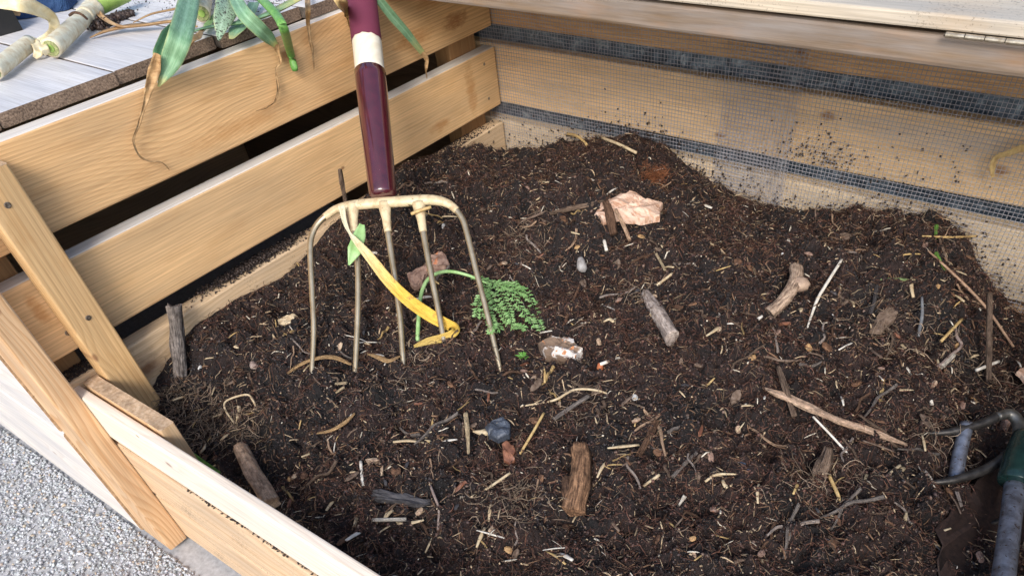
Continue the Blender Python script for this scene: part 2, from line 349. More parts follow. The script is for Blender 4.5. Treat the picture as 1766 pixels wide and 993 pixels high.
for q in ((835, 111), (843, 170), (851, 245), (843, 228)): screw(on(*q, 0, .0005), (1, 0, 0), .003)
# front slats
FW = wood('front_slat_grain', (.84,.76,.66), (.72,.57,.43), 90, 5.5, [(.265, .055, .009), (.205, .09, .005)], .06, 0, 1.6, .4)
FW2 = wood('front_low_grain', (.70,.53,.36), (.5,.31,.16), 60, 2.5, [], .2, 0, 1.6, .6, dirt=.5)
board('front_slat', (.0, -1.2655, -.295), X_, Y_, Z_, 1.655, .0185, .098, FW, bin_, EG, .003, .0004, 'pale clean front slat with two small knots')
board('front_slat', (.0, -1.2655, -.452), X_, Y_, Z_, 1.655, .0185, .138, FW2, bin_, EG, .003)
board('front_slat', (.0, -1.2655, -.598), X_, Y_, Z_, 1.655, .0185, .138, FW2, bin_, EG, .003)
STB = endgrain('stub_end_grain', (.66,.51,.36), (.42,.29,.18), .5)
board('slat_stub', (.012, -1.2435, -.42), Z_, Y_, X_, .230, .0255, .238, wood('stub_grain', TAN, TAND, 60, 9.), bin_, STB, .002, 0, 'short offcut standing on end behind the front slat')
# right side
for z0, z1 in ((.045,.188), (-.14,0), (-.331,-.184), (-.49,-.345)):
    board('side_board', (1.66, YL, z0), Y_, X_, Z_, LL, .038, z1-z0, wood('right_side_grain', TAN, TAND, 70, z0*30), bin_, EG, .004)
# neighbour compartment outer front boards, weathered almost white
WH, WHD = (.74,.72,.70), (.56,.50,.45)
for i, (z0, z1) in enumerate(((-.6,-.300), (-.296,-.05), (-.045,.188))):
    board('outer_front_board', (-1.25, -1.3095, z0), X_, Y_, Z_, 1.187, .030, z1-z0, wood('outer_front_grain', WH, WHD, 40, 3.3+i, [(.95+.13*i, .12, .008)], 0, .1, 2.2, .5, .5), bin_, EG, .006, .0005, 'whitish weathered outer front board' if i == 0 else None)
board('side_board', (-1.25, -1.29, -.6), Y_, NX, Z_, 1.29, .03, .788, wood('far_side_grain', TAN, TAND, 60, 3), bin_, EG)
# rail over the back and the lid lying on it
RW = wood('rail_grain', (.25,.18,.12), (.15,.10,.06), 80, 5.9, [], .25, .45, 1., .5, .5)
board('back_rail', (-1.25, -.350, .1905), X_, Y_, Z_, 3.0, .26, .041, RW, bin_, EG, .006, .0006, 'greyish rail carrying the lid hinges')
lid = board('lid', (-.2, -.357, .2365), X_, Y_, Z_, 1.9, .86, .019, wood('lid_grain', (.62,.55,.44), (.47,.39,.28), 26, 1.7, [], .05, .15, 2.5, .35, .5, dirt=.45, stains=[(1.30, .01, .05, .04, (.62,.40,.2), .2)]), bin_, EG, .003, .0006, 'pale weathered lid with a beige edge')
HG = plain('hinge_brass', (.60,.53,.42), (.36,.29,.20), 150, .35, .5, .7, .2)
HD = plain('hinge_dark_gap', (.09,.07,.05), None, 150, .5, .5, .5, .1)
def hinge(x0, n, seg):
    for k in range(n):
        V, Fc = tube([(x0+k*seg, -.3625, .2345), (x0+(k+1)*seg-.0012, -.3625, .2345)], .0047, 10, 1)
        mesh('knuckle', V, Fc, HG, hg)
hg = board('hinge', (1.04, -.3575, .226), X_, Y_, Z_, .25, .002, .010, HG, bin_, None, .0003, 0); 
def hingeset(x0, n, seg):
    hb = mesh('hinge', *tube([(x0-.002, -.3625, .2345), (x0+n*seg+.001, -.3625, .2345)], .0022, 8, 1), HD, bin_)
    for k in range(n):
        V, Fc = tube([(x0+k*seg, -.3625, .2345), (x0+(k+1)*seg-.0014, -.3625, .2345)], .0036, 12, 1); mesh('knuckle', V, Fc, HG, hb)
bpy.data.objects.remove(hg)
hx = on(1622, 90, 1, -.3625)[0]; hingeset(hx, 7, .0245)
hx2 = on(938, 1, 1, -.3625)[0]; hingeset(hx2-.0245*7, 7, .0245)
# left lid made of planks resting on the top side board
WP, WPD = (.76,.75,.75), (.62,.60,.59)

LP = [(-1.309,-1.114,-.040), (-1.1118,-.918,-.042), (-.9158,-.722,-.046), (-.7195,-.531,-.034), (-.5285,-.362,-.016)]
GAPM = plain('shaded_dirty_plank_edge', (.16,.13,.11), (.06,.05,.04), 90, .9)  # gap shade painted into the plank sides, together with dirt
for i, (y0, y1, xe) in enumerate(LP):
    pm = wood('lid_plank_grain', WP, WPD, 60, 2.1*i+.5, [], 0, .22, 1.8, .4, .5, dirt=.12 if i < 3 else .5)
    lp = board('lid_plank', (xe, y0, .1895), NX, Z_, Y_, 1.19, .0205, y1-y0, pm, bin_, EGD, .003, .0004)
    edgemat(lp, GAPM, 2, 1); edgemat(lp, GAPM, 2, -1)
board('dark_lining_board', (-1.24, -.052, -.59), X_, Y_, Z_, 1.10, .02, .76, wood('dark_lining_grain', (.2,.13,.08), (.1,.06,.03), 60, 3), bin_, EG)  # added dark lining, keeps brightness from showing through the side-board gaps
# tarp behind the back boards
g = G('tarp_plastic'); tn = g.noise(g.co.outputs['Object'], 26., 6, .6, 1.5)
TM = g.out(g.ramp(tn, [(.35, (.05,.075,.105)), (.55, (.15,.21,.27)), (.68, (.42,.50,.56))]), .35, .6); g.bump(tn, .7, .01)
xs = np.linspace(-1.5, 1.75, 150); zs = np.linspace(-.6, .3, 50); V = []; Fc = []
for i, x in enumerate(xs):
    for j, z in enumerate(zs):
        V.append((x, .085+.030*float(vnoise(np.array(x), np.array(z), .09, 21))+.02*float(vnoise(np.array(x+z), np.array(z), .03, 22))-max(0, .03-z)*.0, z))
for i in range(149):
    for j in range(49): a = i*50+j; Fc.append((a, a+1, a+51, a+50))
o = mesh('tarp', V, Fc, TM, None, True); tag(o, 'crumpled dark blue plastic sheet behind the back boards, seen through their gaps', 'tarp')
# wire mesh lining
PITCH = .00815
def wires(x0, x1, z0, z1, yb, pitch, r=(.00062), ang=0.):
    V = []; Fc = []
    def seg(a, b):
        k = len(V); a = np.array(a); b = np.array(b); t = (b-a)/np.linalg.norm(b-a); s = np.cross(t, (0, 1, 0))
        for p in (a, b):
            for c, d in ((r, 0), (0, r), (-r, 0), (0, -r)): V.append(p+s*c+np.array((0, d, 0)))
        for j in range(4): Fc.append((k+j, k+(j+1) % 4, k+4+(j+1) % 4, k+4+j))
    def yo(x, z): return yb - .0035*(1+math.sin(x*7.)*.6+math.sin(z*11+x*3)*.4)
    nx = int((x1-x0)/pitch); nz = int((z1-z0)/pitch)
    for i in range(nx+1):
        x = x0+i*pitch
        for k in range(8):
            za = z0+(z1-z0)*k/8; zb = z0+(z1-z0)*(k+1)/8; w1 = x+ang*(za)+.0012*math.sin(za*30+x*5); w2 = x+ang*zb+.0012*math.sin(zb*30+x*5)
            seg((w1, yo(x, za)-.0006, za), (w2, yo(x, zb)-.0006, zb))
    for j in range(nz+1):
        z = z0+j*pitch
        for k in range(28):
            xa = x0+(x1-x0)*k/28; xb = x0+(x1-x0)*(k+1)/28; w1 = z+.0012*math.sin(xa*9+z*20)-ang*xa; w2 = z+.0012*math.sin(xb*9+z*20)-ang*xb
            seg((xa, yo(xa, z), w1), (xb, yo(xb, z), w2))
    return V, Fc
WM = plain('galvanised_wire', (.42,.41,.44), (.30,.29,.31), 50, .45, .5, .15, 0)
wm = mesh('wire_mesh', *wires(-.045, .80, -.45, .180, -.001, PITCH), WM, bin_); wm['label'] = 'left sheet of square galvanised wire mesh'
mesh('wire_mesh', *wires(.632, 1.64, -.45, .180, -.0035, PITCH*1.0, (.00062), .012), WM, bin_)['label'] = 'right sheet of square wire mesh, overlapping the left one'
# ------------------------------------------------------------------ compost
nx_, ny_ = MX.shape; V = np.stack([MX, MY, HZ], 2).reshape(-1, 3)
ii, jj = np.meshgrid(np.arange(nx_-1), np.arange(ny_-1), indexing='ij'); a = (ii*ny_+jj).ravel(); Fq = np.stack([a, a+ny_, a+ny_+1, a+1], 1)
g = G('compost_soil'); co = g.co.outputs['Object']; n1 = g.noise(co, 9., 5, .65, .6); n2 = g.noise(co, 150., 5, .7); n3 = g.noise(co, 520., 4, .7)
col = g.mix(g.ramp(n1, [(.40, (0,0,0)), (.60, (1,1,1))]), (.006,.005,.0052), (.024,.0130,.0112))
col = g.mix(1., col, g.ramp(n2, [(.32, (.25,.25,.26)), (.68, (1.9,1.8,1.7))]), 'MULTIPLY'); g.bump(g.M('ADD', n2, g.M('MULTIPLY', n3, .6)), 1., .004)
heap = mesh('compost', V, Fq, g.out(col, .72, .45), None, True); tag(heap, 'dark moist crumbly compost filling the bin', 'compost', kind='stuff')
def samp(N, seed, clust=0):
    r = np.random.default_rng(seed)
    # keep points that the photograph's frame can roughly see, thicker near the camera
    x = r.uniform(.004, 1.58, N); y = r.uniform(-1.24, -.008, N); return x, y
def tone(x, y):
    return np.clip(.5+1.5*vnoise(x, y, .11, 31)+.9*vnoise(x, y, .04, 32), 0, 1)
VC = vcol('compost_crumb', .55, .6); VF = vcol('plant_fibre', .75, .25)
N = 150000; x, y = samp(N, 5); S = .0011+.0030*rng.random(N)**3.2; z = H(x, y)+S*.35
t = tone(x, y)[:, None]; cc = (1-t)*np.array([[.016,.0130,.0135]])+t*np.array([[.062,.028,.020]]); cc = cc*(.12+2.6*rng.random((N, 1))**2.4)
k = rng.random(N); cc[k < .09] = np.array([.16,.105,.08])*rng.uniform(.5, 1.4, ((k < .09).sum(), 1)); m = k > .978; cc[m] = np.array([.46,.36,.25])*rng.uniform(.5, 1.3, (m.sum(), 1)); S[m] = np.minimum(S[m], .0022)
tag(blobs(np.stack([x, y, z], 1), S, cc, 'compost_crumbs', VC, 6, .8), 'loose dark brown crumbs covering the compost surface', 'crumbs', kind='stuff')
def ribbons(x, y, L, Wd, col, name, mat, seed, curl=1.2, lift=.004, zf=None, parent=None, rise=.25):
    r = np.random.default_rng(seed); N = len(x); K = 6; th = r.uniform(0, 6.283, N); cur = r.normal(0, curl, N)/K*2; el = r.normal(0, rise, N)
    px, py = x.copy(), y.copy(); P = np.zeros((N, K, 3)); hh = (zf or H)
    z = hh(x, y)+lift*r.random(N)+.001
    for k in range(K):
        P[:, k] = np.stack([px, py, z], 1); st = L/(K-1); px = px+np.cos(th)*st*np.cos(el); py = py+np.sin(th)*st*np.cos(el); th = th+cur+r.normal(0, curl*.25, N)
        px = np.clip(px, .002, 1.63); py = np.clip(py, -1.244, -.006)
        zt = hh(px, py)+.0012; z = np.maximum(z+np.sin(el)*st, zt); z = np.where(z > zt+lift*2.2, z-st*.5, z); el = el-.06
    T = np.gradient(P, axis=1); T /= np.linalg.norm(T, axis=2, keepdims=True)+1e-9
    A = np.cross(T, np.array([0, 0, 1.])); A /= np.linalg.norm(A, axis=2, keepdims=True)+1e-9; B = np.cross(A, T)
    ph = r.uniform(0, 3.14, N)[:, None, None]; tp = np.array([.5, 1, 1, 1, .85, .35])[None, :, None]; w2 = (Wd*.5)[:, None, None]*tp
    Q = np.stack([P+A*w2, P-A*w2*.6+B*w2*.8, P-A*w2*.6-B*w2*.5], 2)     # triangular strands
    base = (np.arange(N)*K*3)[:, None, None]; kk = np.arange(K-1)[None, :, None]*3; jj = np.arange(3)[None, None, :]; jn = (jj+1) % 3
    Fc = np.stack([base+kk+jj, base+kk+jn, base+kk+3+jn, base+kk+3+jj], 3).reshape(-1, 4)
    return mesh(name, Q.reshape(-1, 3), Fc, mat, parent, True, col=np.repeat(col, K*3, 0))
# fine dark and rusty root fibres
N = 75000; x, y = samp(N, 8); t = tone(x, y); keep = rng.random(N) < (.35+.65*t); x, y, t = x[keep], y[keep], t[keep]; N = len(x)
fc = np.array([[.080,.038,.026]])*(.2+2.7*rng.random((N, 1))**2.4); k = rng.random(N); m = k > .88; fc[m] = np.array([.21,.14,.095])*rng.uniform(.6, 1.5, (m.sum(), 1)); m = k > .99; fc[m] = np.array([.40,.31,.22])*rng.uniform(.7, 1.2, (m.sum(), 1))
tag(ribbons(x, y, rng.uniform(.006, .026, N), rng.uniform(.0005, .0012, N), fc, 'root_fibres', VF, 9, .9, .006), 'tangle of fine rusty brown root fibres all through the compost', 'root fibres', kind='stuff')
# pale curly root tangles in a few places
def clusters(cs, seed):
    r = np.random.default_rng(seed); X = []; Y = []
    for (px, py, n, s) in cs:
        n = n if seed == 77 else int(n*(.75 if px < 430 else .42))
        c = soil(px, py); X.append(r.normal(c[0], s, n)); Y.append(r.normal(c[1], s, n))
    X = np.clip(np.concatenate(X), .006, 1.6); Y = np.clip(np.concatenate(Y), -1.238, -.008); return X, Y
x, y = clusters([(300, 690, 170, .025), (345, 735, 330, .032), (420, 745, 160, .026), (880, 870, 260, .032), (900, 410, 200, .03), (1100, 520, 80, .025), (1420, 840, 160, .03), (1530, 560, 170, .035), (1640, 620, 120, .03), (1620, 770, 160, .028), (660, 420, 110, .03), (700, 640, 120, .04), (980, 700, 120, .04), (1560, 375, 120, .05), (1300, 345, 120, .04), (1720, 660, 130, .03)], 12)
N = len(x); fc = np.array([[.27,.20,.14]])*rng.uniform(.4, 1.7, (N, 1))
tag(ribbons(x, y, rng.uniform(.02, .05, N), rng.uniform(.0006, .0015, N), fc, 'pale_roots', VF, 13, 1.5, .012, rise=.5), 'pale curly hair-like roots lying in loose tangles on the compost', 'roots', kind='stuff')
# small straw and wood litter
N = 14000; x, y = samp(N, 14); fc = np.array([[.44,.33,.21]])*rng.uniform(.25, 1.5, (N, 1)); k = rng.random(N); m = k < .62; fc[m] = np.array([.17,.10,.06])*rng.uniform(.5, 1.6, (m.sum(), 1)); m = k > .95; fc[m] = np.array([.78,.70,.56])
tag(ribbons(x, y, .003+.020*rng.random(N)**3, .0006+.0030*rng.random(N)**1.5, fc, 'straw_litter', VF, 15, .15, .006), 'tiny bits of straw and wood shavings mixed into the compost', 'litter', kind='stuff')
# crumbs spilled on the board ledges and stuck in the mesh
P = []; 
def spill(f, n, s=.0022):
    for _ in range(n): P.append((*f(), s*random.uniform(.4, 1.3)))
spill(lambda: (random.uniform(-.038, -.001)-.0, random.choice([random.gauss(-.84, .07), random.gauss(-.18, .07), random.gauss(-1.235, .02)]), -.1825), 1500)
spill(lambda: (-.03+abs(random.gauss(0, .008)), random.gauss(-.80, .05), -.1815+random.random()*.004), 1100, .003)
spill(lambda: (random.uniform(-.038, -.014), random.gauss(-.84, .05), -.181+random.random()*.006), 900, .0036)
spill(lambda: (random.uniform(.25, .65), random.uniform(-1.264, -1.250), -.312), 300)
for _ in range(900):
    xx = random.random()**.8*1.5; zz = float(H(xx, -.01))+abs(random.gauss(0, .035)) + (random.uniform(.0, .12) if .84 < xx < 1.15 and random.random() < .35 else 0)
    if zz < .04: P.append((xx, random.uniform(-.011, .0), zz, random.uniform(.001, .0042)))
for _ in range(180):
    q = random.gauss(.86, .05); P.append((q, -.007, -.13+abs(random.gauss(0, .03)), random.uniform(.0012, .0036)))
spill(lambda: (random.uniform(-.6, -.05), random.gauss(-.56, .06), .2115), 700, .0016)
P = np.array(P); cc = np.array([[.035,.022,.017]])*rng.uniform(.5, 1.6, (len(P), 1))
tag(blobs(P[:, :3], P[:, 3], cc, 'spilled_crumbs', VC, 16, .8), 'dark compost crumbs spilled on board ledges and caught in the wire mesh', 'crumbs', kind='stuff')
# ------------------------------------------------------------------ garden fork
fk = empty('garden_fork')
P0 = np.array([.035, -.430, .199]); TIP = on(695, 612, 2, -.235); ax = TIP-P0; ax /= np.linalg.norm(ax)
bd = on(857, 608, 2, -.235)-on(537, 655, 2, -.255); fn = np.cross(ax, bd); fn /= np.linalg.norm(fn)
if fn @ (CAM-P0) < 0: fn = -fn
def fp(px, py, lift=0.): 
    q = onp(px, py, P0, fn); return q+fn*lift
HC = fp(662, 340)
fk.location = HC; HCv = np.array(HC)
tag(fk, 'five-tined garden fork with maroon handle sleeve, stuck upright in the compost', 'garden fork')
def fpart(name, VF_, mat, smooth=True, parent=fk, lab=None):
    o = mesh(name, np.array(VF_[0])-HCv, VF_[1], mat, parent, smooth)
    if lab: o['label'] = lab
    return o
BR = plain('fork_tine_steel', (.68,.57,.39), (.46,.36,.22), 30, .28, .5, .8, .03, .0003, lo=.3, hi=.7)
CB = plain('fork_crossbar_paint', (.66,.54,.34), (.46,.33,.18), 70, .5, .4, .1, .4, .0012, lo=.3, hi=.55, spots=(300, .68, (.12,.07,.04)))
MR = plain('maroon_enamel', (.085,.010,.018), (.055,.006,.012), 50, .2, .9, 0, .02, .0004, spots=(260, .74, (.25,.16,.15)))
MR.node_tree.nodes['Principled BSDF'].inputs['Coat Weight'].default_value = 1.; MR.node_tree.nodes['Principled BSDF'].inputs['Coat Roughness'].default_value = .08
MM = plain('maroon_matt_band', (.16,.035,.062), (.15,.032,.058), 20, .6, .2, 0, 0)
CR = plain('cream_handle_paint', (.82,.76,.62), (.74,.66,.5), 20, .35, .4, 0, .1, stretch=(8, 1, 1))
tines = [[(640,352),(612,354),(582,361),(555,378),(540,400),(535,430),(538,500),(541,570),(537,657)], [(608,352),(611,400),(617,460),(617,540),(613,630)], [(663,350),(669,400),(678,460),(689,540),(695,618)],
         [(722,350),(730,400),(741,460),(757,540),(770,610)], [(705,350),(745,346),(775,353),(796,375),(806,405),(822,470),(840,540),(857,612)]]
for k, tn_ in enumerate(tines):
    pts = [fp(*q) for q in tn_]; e = pts[-1]-pts[-2]; pts.append(pts[-1]+e/np.linalg.norm(e)*.035)
    rr = [.0085, .0078, .0072, .0068, .0065, .0064, .0062, .006, .0055, .0035] if k in (0, 4) else [.0085, .0072, .0066, .0063, .006, .004]
    fpart('tine', tube(pts, [q*.88 for q in rr], 12, 8, .85, fn), BR)
    if k in (1, 2, 3): fpart('tine_socket', tube([fp(*tn_[0]), fp(*(np.array(tn_[0])*.45+np.array(tn_[1])*.55))-0, fp(*tn_[1])], [.0135, .0086, .0072], 12, 6, .8, fn), CB)
fpart('crossbar', tube([fp(560,374), fp(580,361), fp(605,355), fp(640,351), fp(700,347), fp(745,345), fp(772,351), fp(788,363)], [.0070, .0080, .0098, .0102, .0106, .0100, .0082, .0070], 14, 8, .8, fn), CB)
def hp(py): return fp(625+(py)*36/340., py)
up_ = -ax
fpart('ferrule', tube([hp(341), hp(337), hp(330), hp(300), hp(200), hp(125)], [.021, .0252, .0262, .0270, .0292, .0300], 28, 6, 1., fn), MR, lab='glossy maroon handle sleeve')
top0 = hp(60); far = top0+up_*.85
fpart('handle', tube([hp(128), hp(60), top0+up_*.3, far-up_*.01, far], [.0284, .0284, .0275, .027, .018], 24, 6, 1., fn), CR)
sb = np.cross(up_, fn); sb /= np.linalg.norm(sb)
V = []; Fc = []; K = 16
for i in range(9):
    c = hp(74)+(up_)*(.42*i/8)
    for j in range(K+1):
        th = math.radians(-62+ (180)*j/K - 28); V.append(c + (fn*math.cos(th)+sb*math.sin(th))*(.0294)-(up_*.0012*math.sin(j*2.1) if i == 0 else 0))
for i in range(8):
    for j in range(K): a = i*(K+1)+j; Fc.append((a, a+1, a+K+2, a+K+1))
fpart('label_band', (V, Fc), MM, lab='matt plum coloured band wrapped on the handle')
# ------------------------------------------------------------------ items on the compost
def twod(P, lift): return [soil(p[0], p[1], lift if len(p) < 3 else p[2]) for p in P]
MATS = dict(
 straw=plain('pale_straw', (.62,.51,.34), (.42,.31,.18), 120, .55, .3, 0, .3), strawy=plain('yellow_straw', (.60,.44,.20), (.42,.27,.11), 120, .5, .3, 0, .3),
 white=plain('bleached_straw', (.80,.76,.68), (.6,.54,.45), 120, .55, .3, 0, .2), bark=plain('brown_bark', (.16,.085,.05), (.055,.03,.02), 160, .8, .3, 0, .8, .003),
 twig=plain('grey_brown_twig', (.20,.145,.11), (.10,.065,.045), 150, .75, .3, 0, .6, .002), grey=plain('silvery_weathered_wood', (.25,.21,.19), (.075,.06,.055), 60, .8, .3, 0, .9, .003, (1,1,.25)),
 char=plain('charcoal_grey_wood', (.085,.08,.085), (.03,.028,.03), 80, .7, .4, 0, .7, .002, (.4,2,2)), stem=plain('dry_tan_stem', (.46,.30,.19), (.28,.17,.11), 60, .6, .3, 0, .4, .002, spots=(170, .6, (.16,.10,.08))),
 branch=plain('grey_peeled_branch', (.36,.29,.25), (.20,.14,.12), 70, .6, .35, 0, .5, .002, spots=(200, .58, (.10,.06,.05))), chip=plain('fresh_pink_wood', (.72,.52,.40), (.44,.24,.15), 55, .75, .3, 0, .8, .003, (.5,3,1), .38, .55, spots=(28, .66, (.60,.33,.18))),
 red=plain('reddish_bark', (.40,.27,.21), (.20,.12,.09), 90, .75, .3, 0, .6, .002, spots=(60, .62, (.5,.2,.1))), knot=plain('knotty_brown_root', (.22,.115,.06), (.07,.035,.022), 60, .7, .4, 0, 1., .004, (1,1,.4)),
 knob=plain('pale_knobby_root', (.50,.37,.27), (.25,.17,.13), 70, .6, .35, 0, .5, .002), plaster=plain('white_flaked_lump', (.62,.57,.52), (.19,.13,.09), 36, .8, .3, 0, .9, .004, lo=.50, hi=.56, spots=(70, .62, (.45,.19,.08))),
 blue=plain('blue_grey_stone', (.13,.19,.30), (.06,.085,.13), 90, .4, .5, 0, .6, .002), slate=plain('slate_blue_scrap', (.075,.09,.12), (.035,.04,.05), 80, .5, .5, 0, .8, .003),
 cream=plain('cream_husk', (.72,.61,.42), (.52,.38,.22), 90, .6, .3, 0, .4, .001), green=plain('fresh_green_leaf', (.16,.38,.06), (.09,.24,.04), 60, .45, .4, 0, .2), greenp=plain('pale_green_stem', (.38,.58,.26), (.24,.42,.14), 50, .45, .4, 0, .2),
 yellow=plain('yellowing_leek_leaf', (.72,.48,.08), (.55,.32,.04), 40, .45, .4, 0, .3, .001, (1,1,1)), ivory=plain('ivory_leek_skin', (.80,.72,.50), (.66,.54,.3), 60, .5, .4, 0, .3),
 dry=plain('dry_tan_leaf', (.55,.36,.18), (.34,.19,.08), 60, .65, .3, 0, .6, .002, (1,1,3)), pebble=plain('pale_pebble', (.62,.62,.60), (.42,.42,.41), 90, .5, .4, 0, .3), orange=plain('orange_brick_chip', (.50,.17,.07), (.3,.09,.04), 90, .7, .3, 0, .5),
 rust=plain('rusty_bark_flake', (.30,.13,.07), (.13,.05,.03), 60, .5, .5, 0, .5, .002), coir=VF, wire=plain('grey_cord', (.20,.21,.22), (.12,.12,.13), 90, .5, .4, 0, .2),
 stone=plain('mottled_grey_stone', (.38,.37,.36), (.16,.14,.13), 60, .6, .3, 0, .4, .002), thatch=plain('mottled_triangular_bark', (.52,.41,.29), (.33,.21,.14), 60, .7, .3, 0, .5, .002))
GRM = {}
def grained(m):
    """the same wood with its fibres running along the piece (attribute gr = length, cos, sin)"""
    if m in GRM: return GRM[m]
    A_, B_ = PAL.get(m, ((.3,.2,.13), (.12,.08,.05))); g = G(MATS[m].name+'_along'); a = g.n('ShaderNodeAttribute', attribute_name='gr'); x = g.xyz(a.outputs['Vector'])
    n1 = g.noise(g.vec(g.M('MULTIPLY', x[0], 28.), g.M('MULTIPLY', x[1], 5.), g.M('MULTIPLY', x[2], 5.)), 1.3, 6, .7, .3)
    n2 = g.noise(g.vec(g.M('MULTIPLY', x[0], 90.), g.M('MULTIPLY', x[1], 1.6), g.M('MULTIPLY', x[2], 1.6)), 1., 4, .65)
    col = g.mix(g.ramp(n1, [(.36, (0,0,0)), (.6, (1,1,1))]), B_, A_); col = g.mix(1., col, g.ramp(n2, [(.34, (.45,.42,.40)), (.62, (1.2,1.17,1.12))]), 'MULTIPLY')
    g.bump(g.M('ADD', n1, g.M('MULTIPLY', n2, .5)), 1., .004); GRM[m] = g.out(col, .78, .3); return GRM[m]
PAL = dict(bark=((.19,.11,.07), (.05,.028,.018)), twig=((.25,.18,.135), (.085,.055,.038)), grey=((.34,.30,.275), (.05,.04,.037)), stem=((.62,.44,.31), (.44,.28,.18)), branch=((.52,.45,.41), (.30,.24,.21)),
 chip=((.76,.57,.43), (.50,.31,.20)), knot=((.40,.23,.13), (.07,.036,.022)), knob=((.60,.46,.35), (.28,.19,.14)), char=((.11,.10,.105), (.025,.023,.023)), straw=((.66,.55,.37), (.42,.31,.18)), strawy=((.64,.47,.22), (.40,.26,.11)),
 white=((.82,.78,.70), (.6,.54,.45)), dry=((.60,.41,.21), (.32,.18,.08)), green=((.20,.42,.08), (.09,.24,.04)), greenp=((.42,.60,.28), (.26,.42,.15)), red=((.42,.24,.18), (.22,.11,.08)))
def log(name, pts, Rr, sides, flat, rid, m, c, ej=0., up=(0, 0, 1)):
    N6 = 9; V, Fc = tube(pts, Rr, sides, N6, flat, up); V = np.array(V); nr = len(V)//sides; W_ = V.reshape(nr, sides, 3); cen = W_.mean(1, keepdims=True)
    L = np.r_[0, np.cumsum(np.linalg.norm(np.diff(cen[:, 0], axis=0), axis=1))]; th = np.arange(sides)/sides*2*math.pi; sd_ = random.randrange(1000)
    a = rid*2.4*vnoise(np.cos(th)[None, :]*1.4+L[:, None]*6+sd_, np.sin(th)[None, :]*1.4, .45, 51) + rid*1.5*vnoise(th[None, :]*1.+0*L[:, None]+sd_, L[:, None]*30, 1., 52)
    a[:, 0] = (a[:, 1]+a[:, -1])/2; W_ = cen+(W_-cen)*(1+a[:, :, None]*2)
    for e_, sg in ((0, -1), (-1, 1)):
        t = cen[e_, 0]-cen[1 if e_ == 0 else -2, 0]; t = t/np.linalg.norm(t); W_[e_] += t[None]*(ej*vnoise(np.cos(th)*2+sd_, np.sin(th)*2, 1., 53)*2)[:, None]
    o = mesh(name, W_.reshape(-1, 3), Fc, grained(m), None, True, origin=c)
    at = o.data.attributes.new('gr', 'FLOAT_VECTOR', 'POINT'); q = np.stack([np.repeat(L+sd_*.01, sides), np.tile(np.cos(th), nr), np.tile(np.sin(th), nr)], 1); at.data.foreach_set('vector', q.astype(np.float32).ravel())
    for p in o.data.polygons:
        if len(p.vertices) > 4: p.use_smooth = False
    return o
def stick(name, cat, label, P, wpx, m, lift=.004, taper=(1, 1), sides=8, flat=1., jit=.0, group=None, endjit=0.):
    pts = twod(P, lift); r = wpx*.5*pxm(pts[0]); c = np.mean(pts, 0); big = wpx >= 7
    if big: sides = 20 if sides > 4 else 4
    Rr = [r*taper[0]]+[r]*(max(0, len(pts)-2))+[r*taper[1]] if len(pts) > 2 else [r*taper[0], r*taper[1]]
    if not big or sides == 4:
        V, Fc = tube(pts, Rr, sides, 6, flat, jit=jit, endjit=endjit); return tag(mesh(name, V, Fc, MATS[m], None, True, origin=c), label, cat, group)
    return tag(log(name, pts, Rr, sides, flat, .05+jit, m, c, endjit or r*.25), label, cat, group)
def chip(name, cat, label, poly, m, th=.006, lift=.006, rough=.25, group=None, dome=.5):
    """solid chip with outline poly (photo px) lying on the compost"""
    pts = [soil(q[0], q[1], lift) for q in poly]; Q = []
    for i, p in enumerate(pts):                     # refine and roughen outline
        q = pts[(i+1) % len(pts)]; L = np.linalg.norm(q-p)
        for k in range(3): Q.append(p+(q-p)*k/3+rng.normal(0, L*.05 if k else 0, 3))
    c = np.mean(Q, 0); n = len(Q); V = []; nr = np.array((0, 0, 1.))
    D0 = Q[0]-Q[n//2]; ga = math.atan2(D0[1], D0[0])
    def hh(p): 
        u = (p[0]*math.cos(ga)+p[1]*math.sin(ga)); v = -p[0]*math.sin(ga)+p[1]*math.cos(ga); return th*(.7*float(vnoise(np.array(u*.18), np.array(v), .0045, 41))+.5*float(vnoise(np.array(u), np.array(v), .012, 42)))
    rings = [(1., -th), (1., 0), (.97, .25), (.86, .5), (.68, .75), (.48, .9), (.26, 1.)]
    for s, h in rings:
        for p in Q:
            q_ = c+(p-c)*s; V.append(q_+nr*((h*th*dome+hh(q_)) if h >= 0 else -th))
    V.append(c+nr*(th*dome+hh(c))); Fc = []; nr_ = len(rings)-1
    for r_ in range(nr_):
        for j in range(n): Fc.append((r_*n+j, r_*n+(j+1) % n, (r_+1)*n+(j+1) % n, (r_+1)*n+j))
    for j in range(n): Fc.append((nr_*n+j, nr_*n+(j+1) % n, (nr_+1)*n))
    Fc.append(tuple(range(n-1, -1, -1)))
    return tag(mesh(name, V, Fc, MATS[m], None, False, origin=c), label, cat, group)
